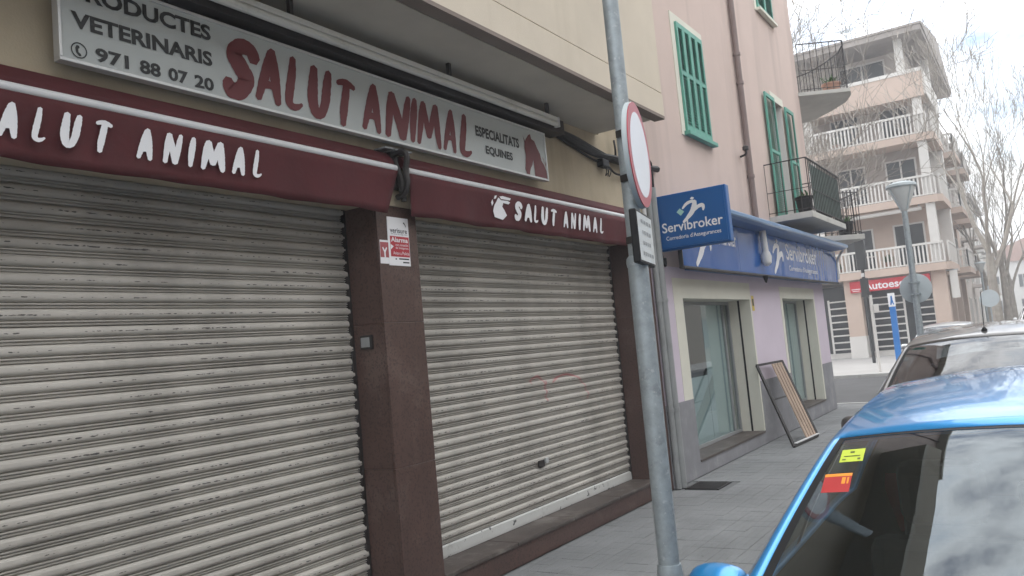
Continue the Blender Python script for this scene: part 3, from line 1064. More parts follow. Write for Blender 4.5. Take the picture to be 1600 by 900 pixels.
disc(Pr, [(RD - .01, -.026), (RD, -.022), (RD, -.002), (RD - .004, .0)], signback, rs, "back_plate")
disc(Pr, [(RD - .002, .0005), (RD - .002, .004), (RD - .046, .0042)], signred, rs, "red_rim")
disc(Pr, [(RD - .046, .0046), (RD - .046, .0052), (.03, .0052)], signwhite, rs, "white_face")
for z in (-.10, .10):
    mb = MB()
    for a in (-.07, .07):
        mb.bar(Pr.p(a, z, -.026), Pr.p(a * .5, z, -.085), .012, .03)
    mb.bar(Pr.p(-.08, z, -.03), Pr.p(.08, z, -.03), .01, .03)
    mb.build("clamp", darkiron, rs)
tp = thing("text_plate", "small white text plate under the round road sign", "sign", (PX, PY - .05, 2.05))
Pt = Plane(Vector((PX - .02, PY, 2.195)) + nrm * .056 + dr * .0, dr)
mb = MB()
a0, a1, b0, b1 = -.17, .17, -.115, .115
mb.add([Pt.p(a, b, d) for d in (-.03, 0) for a, b in ((a0, b0), (a1, b0), (a1, b1), (a0, b1))], [(3, 2, 1, 0), (4, 5, 6, 7), (0, 1, 5, 4), (1, 2, 6, 5), (2, 3, 7, 6), (3, 0, 4, 7)])
mb.build("plate", black, tp, bevel=.006)
outline(Pt, [(a0 + .012, b0 + .012), (a1 - .012, b0 + .012), (a1 - .012, b1 - .012), (a0 + .012, b1 - .012)], mat("plate_face", (.56, .58, .57), .4, .08, 6), tp, "plate_face", .0015)
rnd = random.Random(5)
greyprint = mat("worn_print", (.30, .31, .31), .6, .2, 20)
for j in range(4):
    a = -.10 + rnd.uniform(-.02, .03)
    while a < .10:
        ww = rnd.uniform(.02, .05)
        outline(Pt, [(a, .062 - j * .047), (a + ww, .062 - j * .047), (a + ww, .078 - j * .047), (a, .078 - j * .047)], greyprint, tp, "print_line", .0025)
        a += ww + .014
for a in (-.05, .05):
    MB().bar(Pt.p(a, 0, -.03), Pt.p(a * .4, 0, -.08), .012, .03).build("clamp", darkiron, tp)
# ================================================================ PINK BUILDING
PXa, PXb = 9.06, 18.05
pk = thing("pink_building", "pink rendered corner building with lilac ground floor and grey plinth", "building", (13.5, 5, 0))
W1 = (9.97, 12.82, .20, 2.26)
W2 = (14.75, 17.08, .28, 2.29)
DOOR = (15.60, 16.38, 3.74, 6.13)
RV = 4.20
TB = 5.0


def seg(m, name, x0, x1, z0, z1, y0=FY, y1=TB):
    B(x0, x1, y0, y1, z0, z1).build(name, m, pk)


# ground floor: plinth, lilac wall and cream window surrounds
PL = .97
for a, b in ((PXa, W1[0] - .30), (W1[1] + .06, W2[0] - .14), (W2[1] + .10, PXb)):
    seg(plinthm, "plinth", a, b, 0, PL, FY - .008)
    seg(lilac, "lilac_wall", a, b, PL, 2.66)
seg(lilac, "lilac_wall", W1[0] - .30, W1[1] + .06, 2.52, 2.66)
seg(lilac, "lilac_wall", W2[0] - .14, W2[1] + .10, 2.50, 2.66)
for Wn, l, r, tp_ in ((W1, .30, .06, 2.52), (W2, .14, .10, 2.50)):
    seg(creamtrim, "window_surround", Wn[0] - l, Wn[0], PL, tp_, FY - .004)
    seg(plinthm, "plinth", Wn[0] - l, Wn[0], 0, PL, FY - .008)
    seg(creamtrim, "window_surround", Wn[1], Wn[1] + r, Wn[2], tp_, FY - .004)
    seg(plinthm, "plinth", Wn[1], Wn[1] + r, 0, Wn[2], FY - .008)
    seg(creamtrim, "window_surround", Wn[0], Wn[1], Wn[3], tp_, FY - .004)
    seg(plinthm, "sill_wall", Wn[0], Wn[1], 0, Wn[2] - .03, FY - .008)
    B(Wn[0], Wn[1], FY - .02, RV + .1, Wn[2] - .03, Wn[2]).build("window_sill", stepm, pk, bevel=.004)
    # the room behind the glass
    B(Wn[0] + .01, Wn[1] - .01, 4.6, TB - .01, Wn[2], Wn[3]).build("shop_room", roomdark, pk)
# upper storeys (pink), with a real opening for the balcony door
seg(pink, "pink_wall", PXa, DOOR[0], 2.66, 6.16)
seg(pink, "pink_wall", DOOR[1], PXb, 2.66, 6.16)
seg(pink, "pink_wall", DOOR[0], DOOR[1], 2.66, DOOR[2])
seg(pink, "pink_wall", PXa, PXb, 6.16, 13.2)
MB().prism([(PXb, FY), (18.62, 4.65), (18.62, 16), (PXb, 16)], 0, PL, 'z').build("plinth", plinthm, pk)
MB().prism([(PXb, FY), (18.62, 4.65), (18.62, 16), (PXb, 16)], PL, 2.66, 'z').build("corner_wall", lilac, pk)
MB().prism([(PXb, FY), (18.62, 4.65), (18.62, 16), (PXb, 16)], 2.66, 13.2, 'z').build("corner_wall", pink, pk)
B(PXa, PXb, TB, 16, 0, 13.2).build("building_mass", pink, pk)
B(PXa - .1, 18.9, FY - .35, 16, 13.2, 13.35).build("cornice", creamtrim, pk)

# shop windows
for i, (Wn, split) in enumerate(((W1, 12.62), (W2, 16.1))):
    wd = thing("shop_window", ("wide shop window with pale blind, nearer the grey downpipes", "narrow shop window near the corner, behind the leaning frame")[i], "window", ((Wn[0] + Wn[1]) / 2, RV, Wn[2]), "ground floor shop windows")
    x0, x1, z0, z1 = Wn
    for q in ((x0, x1, z0, z0 + .05), (x0, x1, z1 - .05, z1)):
        B(q[0] + .001, q[1] - .001, RV, RV + .05, q[2] + .001, q[3] - .001).build("frame_bar", pipe, wd, bevel=.003)
    bars = [x0 + .001, x1 - .051] + ([x1 - .33] if i == 0 else [x0 + .72, x0 + 1.35])
    for xx in bars:
        B(xx, xx + .05, RV + .001, RV + .048, z0 + .052, z1 - .052).build("frame_bar", pipe, wd, bevel=.003)
    B(x0 + .05, x1 - .05, RV + .022, RV + .028, z0 + .05, z1 - .05).build("pane", shopglass, wd)
    bx = (11.62, 12.485) if i == 0 else (16.14, 17.02)
    B(bx[0], bx[1], RV + .034, RV + .040, z0 + .052, z1 - .052).build("blind", blindm, wd)
    if i == 0:
        B(x0 + .06, 11.61, RV + .036, RV + .041, z0 + .052, z0 + .98).build("blind", blindm, wd)  # low pale sheet standing in for the reflection on the glass
    # shutter guide groove in the right-hand reveal
    B(x1 - .004, x1 + .002, FY + .17, FY + .20, z0, z1).build("guide_slot", black, wd)

# yellow sticker between the windows
t = thing("yellow_sticker", "small yellow sticker on the lilac wall between the two shop windows", "sticker", (12.98, FY, 2.08))
B(12.92, 13.04, FY - .003, FY, 2.08, 2.32).build("sheet", yellow, t)
B(12.94, 13.02, FY - .0045, FY - .003, 2.16, 2.27).build("print", letblack, t)


# louvred green shutters
def leaf(x0, x1, z0, z1, y, parent, name="shutter_leaf"):
    f = MB()
    t_ = .045
    f.box(x0, x0 + t_, y, y + .035, z0, z1).box(x1 - t_, x1, y, y + .035, z0, z1)
    zm = z0 + (z1 - z0) * .52
    for za, zb in ((z0, z0 + .09), (zm, zm + .06), (z1 - .07, z1)):
        f.box(x0 + t_, x1 - t_, y + .001, y + .034, za, zb)
    o = f.build(name, green, parent)
    lv = MB()
    z = z0 + .10
    while z < z1 - .09:
        if not (zm - .01 < z < zm + .06):
            lv.prism([(y + .003, z), (y + .006, z - .004), (y + .032, z + .026), (y + .029, z + .03)], x0 + t_, x1 - t_, 'x')
        z += .042
    ORG[o.name] = ORG[parent.name]
    lv.build("louvres", green, o)
    return o


def surround(x0, x1, z0, z1, parent, wl=.14, top=.12):
    B(x0 - wl, x0, FY - .012, FY, z0 - .06, z1 + top).build("window_surround", creamtrim, parent)
    B(x1, x1 + wl * .7, FY - .012, FY, z0 - .06, z1 + top).build("window_surround", creamtrim, parent)
    B(x0, x1, FY - .012, FY, z1, z1 + top).build("window_surround", creamtrim, parent)


for i, (x0, x1, z0, z1, lab) in enumerate(((10.75, 11.78, 4.60, 6.19, "closed green louvred window left of the brown downpipe"), (15.36, 16.44, 7.84, 9.5, "closed green louvred window at the top edge above the balcony door"))):
    wd = thing("louvred_window", lab, "window", ((x0 + x1) / 2, FY, z0), "closed green louvred windows")
    surround(x0, x1, z0, z1, wd)
    B(x0 - .06, x1 + .06, FY - .10, FY - .012, z0 - .06, z0 - .002).build("sill", (green if i == 0 else creamtrim), wd, bevel=.006)
    B(x0, x1, FY - .004, FY - .0005, z0, z1).build("backing", doordark, wd)
    nl = 4 if i == 0 else 2
    for k in range(nl):
        leaf(x0 + (x1 - x0) * k / nl + .003, x0 + (x1 - x0) * (k + 1) / nl - .003, z0 + .005, z1 - .005, FY - .045, wd)

bd = thing("balcony_door", "balcony door with open green louvred shutters and pale curtain", "door", (16.0, FY, 3.74))
B(DOOR[0] - .05, DOOR[1] + .1, FY - .012, FY, 6.13, 6.28).build("lintel", creamtrim, bd)
B(DOOR[0], DOOR[1], FY + .30, FY + .34, 3.74, 6.13).build("curtain", curtain, bd)
B(DOOR[0] + .002, DOOR[0] + .05, FY + .14, FY + .19, 3.74, 6.13).build("door_frame", offwhite, bd)
B(DOOR[1] - .05, DOOR[1] - .002, FY + .14, FY + .19, 3.74, 6.13).build("door_frame", offwhite, bd)
B(DOOR[0] + .06, DOOR[1] - .06, FY + .16, FY + .165, 3.8, 6.1).build("pane", plainglass, bd)
B(DOOR[1] - .012, DOOR[1] - .0005, FY + .002, FY + .139, 3.74, 6.13).build("reveal", offwhite, bd)
B(DOOR[1] - .012, DOOR[1] - .0005, FY + .191, FY + .29, 3.74, 6.13).build("reveal", offwhite, bd)
leaf(14.98, 15.60, 3.78, 6.12, FY - .075, bd)
leaf(16.40, 17.02, 3.78, 6.12, FY - .075, bd)

# brown downpipe with joints
dp = thing("brown_downpipe", "brown downpipe running down the pink wall between the windows", "pipe", (13.5, FY, 3.4))
MB().path([(13.5, FY - .06, 3.40), (13.5, FY - .06, 13.2)], .05, 10).build("tube", brownpipe, dp, True)
for z in (4.3, 5.9, 6.4, 9.5):
    MB().path([(13.5, FY - .06, z), (13.5, FY - .06, z + .05)], .062, 10).build("collar", brownpipe, dp, True)
    B(13.48, 13.52, FY - .02, FY, z, z + .04).build("clip", brownpipe, dp)
wp = thing("white_pipe_end", "short white pipe end hanging over the blue shop fascia", "pipe", (12.75, 3.5, 2.5))
MB().path(crom([(12.85, FY - .32, 3.42), (12.82, FY - .33, 3.2), (12.82, FY - .34, 2.95)], 4), [.05] * 9, 12).build("tube", whitepipe, wp, True)
MB().path([(12.82, FY - .34, 2.97), (12.82, FY - .34, 2.90), (12.82, FY - .34, 2.80), (12.82, FY - .33, 2.75)], [.062, .085, .075, .03], 12).build("socket", whitepipe, wp, True)
MB().path([(12.80, FY - .30, 2.60), (12.80, FY - .30, 2.49)], [.05, .012], 10).build("tip", black, wp, True)
B(12.2, 13.75, FY - .22, FY - .001, 3.42, 3.47).build("flashing_plate", darkiron, None).name = "flashing_plate"
tag(bpy.data.objects["flashing_plate"], "dark flat flashing under the foot of the brown downpipe", "flashing")

# hook lamp on the wall
t = thing("wall_hook", "small dark hook fixed to the pink wall left of the brown downpipe", "hook", (12.75, FY, 4.65))
MB().path(crom([(13.2, FY - .005, 4.62), (13.2, FY - .10, 4.65), (13.05, FY - .16, 4.70)], 4), .018, 6).build("arm", darkiron, t, True)
MB().lathe([(.02, 0), (.05, .02), (.05, .07), (.02, .09)], (13.02, FY - .16, 4.66), 10).build("head", darkiron, t, True)

# ---- blue fascia with the broker's name
FX0, FX1, FZ0, FZ1, FYF = 9.46, 18.45, 2.60, 3.30, 3.60
fs_ = thing("blue_fascia", "long glossy blue shop fascia with white runner logo and lettering", "sign", (13.8, FY, FZ0))
B(FX0 + .7, FX1, FYF + .012, FY - .001, FZ0 + .03, FZ1).build("box", bluebox, fs_)
for k in range(4):
    a, b = FX0 + (FX1 - FX0) * k / 4, FX0 + (FX1 - FX0) * (k + 1) / 4
    B(a + .003, b - .003, FYF, FYF + .010, FZ0 + .032, FZ1 - .004).build("panel", bluepanel, fs_)
B(FX0, FX1, FYF - .008, FYF + .06, FZ0, FZ0 + .03).build("lower_trim", darkiron, fs_, bevel=.004)
B(FX0 - .015, FX0, FYF - .004, FYF + .05, FZ0 + .002, FZ1).build("end_cap", darkiron, fs_)
PF = Plane((0, FYF, 0), (1, 0, 0))
BRUSH['r'] = [[(.22, .57, .03), (.36, .73, .05), (.52, .80, .05), (.68, .78, .05)], [(.66, .80, .07), (.63, .59, .09), (.52, .35, .08), (.36, .16, .06), (.21, .0, .04)], [(.58, .42, .06), (.76, .55, .06), (.91, .58, .06), (.94, .47, .05), (.92, .36, .02)],
              [(.59, .90, .05), (.59, .93, .072), (.59, .955, .05)]]


def runner(pl, a0, a1, b0, b1, parent, d=.003):
    o = brush(pl, 'r', a0, a1, b0, b1, letwhite, parent, d)
    o.name = "runner_logo"
    W, H_ = a1 - a0, b1 - b0
    outline(pl, [(a0 + W * x, b0 + H_ * y) for x, y in ((.0, .46), (.12, .60), (.27, .44), (.14, .29))], mint, parent, "case_mark", d)


lg = brush(PF, 'r', 13.35, 14.15, 2.68, 3.26, letwhite, fs_)
lg.name = "runner_logo"
text(PF, "serv", 14.35, 16.60, 2.93, 3.22, letwhite, fs_)
text(PF, "corr", 14.45, 16.55, 2.72, 2.84, letwhite, fs_)
lg = brush(PF, 'r', 9.75, 10.55, 2.66, 3.26, letwhite, fs_)
lg.name = "runner_logo"
text(PF, "serv", 10.7, 11.62, 2.98, 3.20, letwhite, fs_)
cs = thing("awning_cassette", "rolled blue awning cassette along the top of the blue fascia", "awning", (13.8, FY, 3.30))
MB().prism([(3.585, 3.305), (3.40, 3.315), (3.345, 3.345), (3.33, 3.385), (3.36, 3.415), (3.45, 3.43), (3.70, 3.43), (3.70, 3.305)], FX0 + .3, FX1 - .02, 'x').build("cassette", bluecanvas, cs, bevel=.01)
MB().prism([(3.34, 3.335), (3.32, 3.35), (3.315, 3.39), (3.335, 3.41)], FX0 + .3, FX1 - .02, 'x').build("front_profile", mat("cassette_trim", (.16, .30, .52), .3, .05, 2, coat=.4), cs)
for xx in (9.6, 13.0, 16.4):
    B(xx, xx + .06, 3.62, FY - .001, 3.435, 3.50).build("wall_bracket", darkiron, cs)
MB().path(crom([(18.40, 3.42, 3.30), (18.44, 3.50, 3.22), (18.45, 3.585, 3.05), (18.45, 3.59, 2.7)], 5), .025, 8).build("end_arm", whitepipe, cs, True)

# ---- projecting blue sign
ps = thing("projecting_sign", "square blue projecting sign with white runner logo beside the round road sign", "sign", (9.36, 3.4, 2.82))
B(9.30, 9.42, 2.93, 3.82, 2.82, 3.50).build("box", bluebox, ps, bevel=.012)
B(9.285, 9.299, 2.955, 3.80, 2.845, 3.475).build("face", bluebox, ps)
MB().bar((9.36, 3.82, 3.40), (9.36, FY + .01, 3.40), .05).bar((9.36, 3.82, 2.92), (9.36, FY + .01, 2.92), .05).build("bracket", darkiron, ps)
PJ = Plane((9.285, 3.82, 0), (0, -1, 0))
runner(PJ, .27, .63, 3.13, 3.42, ps)
text(PJ, "serv", .065, .825, 3.035, 3.155, letwhite, ps)
text(PJ, "corr", .105, .79, 2.925, 2.99, letwhite, ps)


# ---- balcony
def iron_rail(t, pts, z0, z1, n_per_m=7.5, m=darkiron):
    mb = MB()
    for (x0, y0), (x1, y1) in zip(pts, pts[1:]):
        d = math.hypot(x1 - x0, y1 - y0)
        k = max(2, int(d * n_per_m))
        for i in range(k + 1):
            x, y = x0 + (x1 - x0) * i / k, y0 + (y1 - y0) * i / k
            mb.path([(x, y, z0), (x, y, z0 + (z1 - z0) * .5), (x, y, z1)], .008, 4)
        mb.bar((x0, y0, z1), (x1, y1, z1), .035, .015)
        mb.bar((x0, y0, z0 + .06), (x1, y1, z0 + .06), .02, .012)
        mb.bar((x0, y0, z0 + (z1 - z0) * .45), (x1, y1, z0 + (z1 - z0) * .45), .012, .012)
    return mb.build("railing", m, t)


bl = thing("balcony", "balcony with iron railing and green screen below the open green shutters", "balcony", (16, FY, 3.62))
B(14.54, 17.36, 3.115, FY, 3.625, 3.735).build("slab", concrete, bl, bevel=.008)
iron_rail(bl, [(14.58, FY), (14.58, 3.14), (17.3, 3.14), (17.3, FY)], 3.735, 4.68)
B(14.9, 17.27, 3.155, 3.160, 3.80, 4.62).build("screen", greenscreen, bl)
b2 = thing("balcony", "low corner balcony slab with a plant pot, just past the pink corner", "balcony", (18.9, 4.2, 3.5))
MB().prism([(18.04, 3.85), (18.80, 3.02), (19.95, 3.70), (19.95, 5.4), (18.63, 5.4), (18.63, 4.66)], 3.52, 3.63, 'z').build("slab", concrete, b2, bevel=.006)
iron_rail(b2, [(18.10, 3.80), (18.80, 3.08), (19.88, 3.74), (19.88, 5.3)], 3.63, 4.55)
b3 = thing("balcony", "upper rounded corner balcony with iron railing and terracotta pot", "balcony", (19.2, 4.2, 6.6))
arc3 = [(17.99, 3.85), (18.56, 2.90), (18.9, 2.95), (19.4, 3.15), (19.9, 3.55), (20.35, 4.0), (20.6, 4.6), (20.6, 5.6), (18.63, 5.6), (18.63, 4.66)]
MB().prism(arc3, 6.70, 6.78, 'z').build("slab", concrete, b3, bevel=.006)
iron_rail(b3, [(18.06, 3.80), (18.58, 2.96), (18.9, 3.0), (19.4, 3.2), (19.9, 3.6), (20.3, 4.05), (20.55, 4.65)], 6.78, 7.85)


def potted(name, label, x, y, z, r, h, pm, seed, leaves=50, lh=.35):
    t = thing(name, label, "plant", (x, y, z))
    MB().lathe([(r * .72, 0), (r * .95, h * .85), (r * 1.05, h * .86), (r * 1.05, h), (r * .9, h), (r * .85, h * .9)], (x, y, z), 14).build("pot", pm, t, True)
    rn = random.Random(seed)
    mb = MB()
    for _ in range(leaves):
        a, e = rn.uniform(0, 6.28), rn.uniform(.5, 1.4)
        l = lh * rn.uniform(.4, 1)
        d = Vector((math.cos(a) * math.cos(e), math.sin(a) * math.cos(e), math.sin(e)))
        s = Vector((-math.sin(a), math.cos(a), 0)) * .018
        p = Vector((x, y, z + h * .9)) + Vector((rn.uniform(-r, r) * .6, rn.uniform(-r, r) * .6, 0))
        q = p + d * l * .6
        e2 = p + d * l + Vector((0, 0, -.06))
        mb.add([p - s * .4, p + s * .4, q + s, e2, q - s], [(0, 1, 2, 3, 4)])
    mb.build("foliage", leafm, t)
    return t


potted("potted_plant", "black pot with sparse plant at the near corner of the balcony", 14.85, 3.30, 3.735, .15, .30, black, 1, 26, .25)
potted("potted_plant", "black pot half hidden behind the balcony's green screen", 16.6, 3.34, 3.735, .14, .26, black, 2, 40, .3)
potted("potted_plant", "black pot on the low corner balcony slab", 18.95, 3.42, 3.63, .17, .32, black, 4, 40, .3)
potted("potted_plant", "terracotta pot on the upper rounded corner balcony", 19.0, 3.35, 6.78, .2, .3, terracotta, 5, 40, .35)

# vent box high on the pink wall
t = thing("vent_box", "white vent box at the top edge of the pink wall", "vent", (12.7, FY, 7.35))
B(12.45, 12.95, FY - .09, FY - .001, 7.36, 8.0).build("cover", offwhite, t, bevel=.01)

# ---- leaning frame on the pavement
A0, A1 = Vector((12.30, 3.30, .004)), Vector((13.45, 3.22, .004))
C0, C1 = Vector((12.66, 3.815, 1.205)), Vector((13.80, 3.735, 1.205))
lf = thing("leaning_frame", "dark metal frame with pale wooden slats leaning against the lilac wall", "frame", (12.9, 3.3, 0))


def FP(u, v):
    return (A0 * (1 - u) + A1 * u) * (1 - v) + (C0 * (1 - u) + C1 * u) * v


for p, q in ((FP(0, 0), FP(1, 0)), (FP(0, 1), FP(1, 1)), (FP(0, 0), FP(0, 1)), (FP(1, 0), FP(1, 1))):
    MB().bar(p + Vector((0, 0, .018)), q + Vector((0, 0, .018)), .034).build("frame_bar", darkiron, lf)
for k, u in enumerate((.57, .68, .79, .90)):
    o = Vector((0, -.006, .028))
    nn = (A1 - A0).cross(C0 - A0).normalized()
    hw = .034
    mbs = MB()
    cs4 = []
    for d_ in (.0, .016):
        for uu, vv in ((u - hw, .02), (u + hw, .02), (u + hw, .98), (u - hw, .98)):
            cs4.append(FP(uu, vv) + Vector((0, 0, .02)) - nn * d_ * (1 if nn.y > 0 else -1))
    mbs.add(cs4, [(0, 1, 2, 3), (4, 5, 6, 7), (0, 1, 5, 4), (1, 2, 6, 5), (2, 3, 7, 6), (3, 0, 4, 7)]).build("wooden_slat", wood, lf)
MB().bar(FP(.04, .02) + Vector((0, -.02, .03)), FP(1, .02) + Vector((0, -.02, .03)), .04, .012).build("foot_rail", whitepipe, lf)
MB().bar(FP(.0, .55) + Vector((0, -.0, .03)), FP(.50, .55) + Vector((0, -.0, .03)), .02).build("cross_bar", darkiron, lf)
mb = MB().add([FP(.03, .03), FP(.52, .03), FP(.50, .97), FP(.03, .97)], [(0, 1, 2, 3)])
mb.build("net", netm, lf)

# ---- drain grate
dg_ = thing("drain_grate", "dark metal drain grate in the pavement by the grey plinth", "grate", (9.32, 3.54, -.01))
B(9.10, 9.56, 3.34, 3.75, -.011, -.006).build("tray", black, dg_)
for q in ((9.10, 9.56, 3.34, 3.36), (9.10, 9.56, 3.73, 3.75)):
    B(*q, -.006, .003).build("rim", darkiron, dg_)
for k in range(10):
    x = 9.12 + k * .046
    B(x, x + .02, 3.362, 3.728, -.006, .002).build("grate_bar", darkiron, dg_)
# ================================================================ CARS


def pchip(tab, xs):
    X = np.array([p[0] for p in tab], float)
    Y = np.array([p[1] for p in tab], float)
    h = np.diff(X)
    d = np.diff(Y) / h
    m = np.zeros(len(X))
    for i in range(1, len(X) - 1):
        if d[i - 1] * d[i] > 0:
            w1, w2 = 2 * h[i] + h[i - 1], h[i] + 2 * h[i - 1]
            m[i] = (w1 + w2) / (w1 / d[i - 1] + w2 / d[i])
    m[0], m[-1] = d[0], d[-1]
    xs = np.clip(np.asarray(xs, float), X[0], X[-1])
    i = np.clip(np.searchsorted(X, xs) - 1, 0, len(h) - 1)
    t = (xs - X[i]) / h[i]
    return (2 * t**3 - 3 * t**2 + 1) * Y[i] + (t**3 - 2 * t**2 + t) * h[i] * m[i] + (-2 * t**3 + 3 * t**2) * Y[i + 1] + (t**3 - t**2) * h[i] * m[i + 1]


TOP = [(0, .52), (.04, .66), (.18, .82), (.45, .92), (.9, 1.02), (1.05, 1.055), (1.2, 1.13), (1.65, 1.395), (1.99, 1.548), (2.3, 1.60), (2.9, 1.63), (3.35, 1.60), (3.7, 1.50), (3.9, 1.25), (4.0, .95), (4.05, .6)]
BELT = [(0, .50), (.04, .62), (.18, .76), (.45, .85), (.95, .96), (1.5, 1.0), (2.5, 1.03), (3.3, 1.06), (3.75, 1.05), (3.95, .9), (4.05, .58)]
RAIL = [(0, .51), (.04, .64), (.18, .79), (.45, .89), (.95, 1.0), (1.1, 1.07), (1.4, 1.24), (1.65, 1.36), (1.99, 1.505), (2.5, 1.562), (2.95, 1.578), (3.35, 1.545), (3.7, 1.44), (3.9, 1.19), (4.0, .92), (4.05, .59)]
WB = [(0, .58), (.04, .68), (.18, .76), (.45, .81), (1, .84), (2, .86), (3, .85), (3.6, .82), (3.95, .74), (4.05, .66)]
WR = [(0, .50), (.04, .58), (.18, .64), (.45, .69), (.95, .74), (1.1, .72), (1.4, .675), (1.65, .635), (1.99, .572), (2.5, .55), (2.95, .545), (3.35, .55), (3.7, .57), (3.9, .62), (4.0, .63), (4.05, .6)]
TS = [0, .035, .07, .14, .26, .40, .58, .78, 1.0]


def section(x, sx, sy, sz):
    zt, zb, zr, wb, wr = (float(pchip(t, [x])[0]) for t in (TOP, BELT, RAIL, WB, WR))
    pts = [(0, .17), (wb - .10, .17), (wb - .05, .22)]
    for k in range(1, 6):
        s = k / 6
        pts.append((wb - .045 * (1 - s) ** 2 + .012 * math.sin(math.pi * s), .22 + (zb - .22) * s))
    pts.append((wb, zb))
    for s in (.1, .3, .5, .7, .88):
        pts.append((wb + (wr - wb) * s + .022 * math.sin(math.pi * s) * min(1, (zr - zb) / .3), zb + (zr - zb) * s))
    j_rail = len(pts)
    bow = .10 * min(1, max(0, (x - .5) / .4)) * min(1, max(0, (2.7 - x) / .6))
    o = [(x, p[0], p[1]) for p in pts]
    for t in TS:
        o.append((x - bow * (1 - (1 - t) ** 2), wr * (1 - t), zr + (zt - zr) * (1 - (1 - t) ** 2.2)))
    return [(p[0] * sx, p[1] * sy, p[2] * sz) for p in o], j_rail


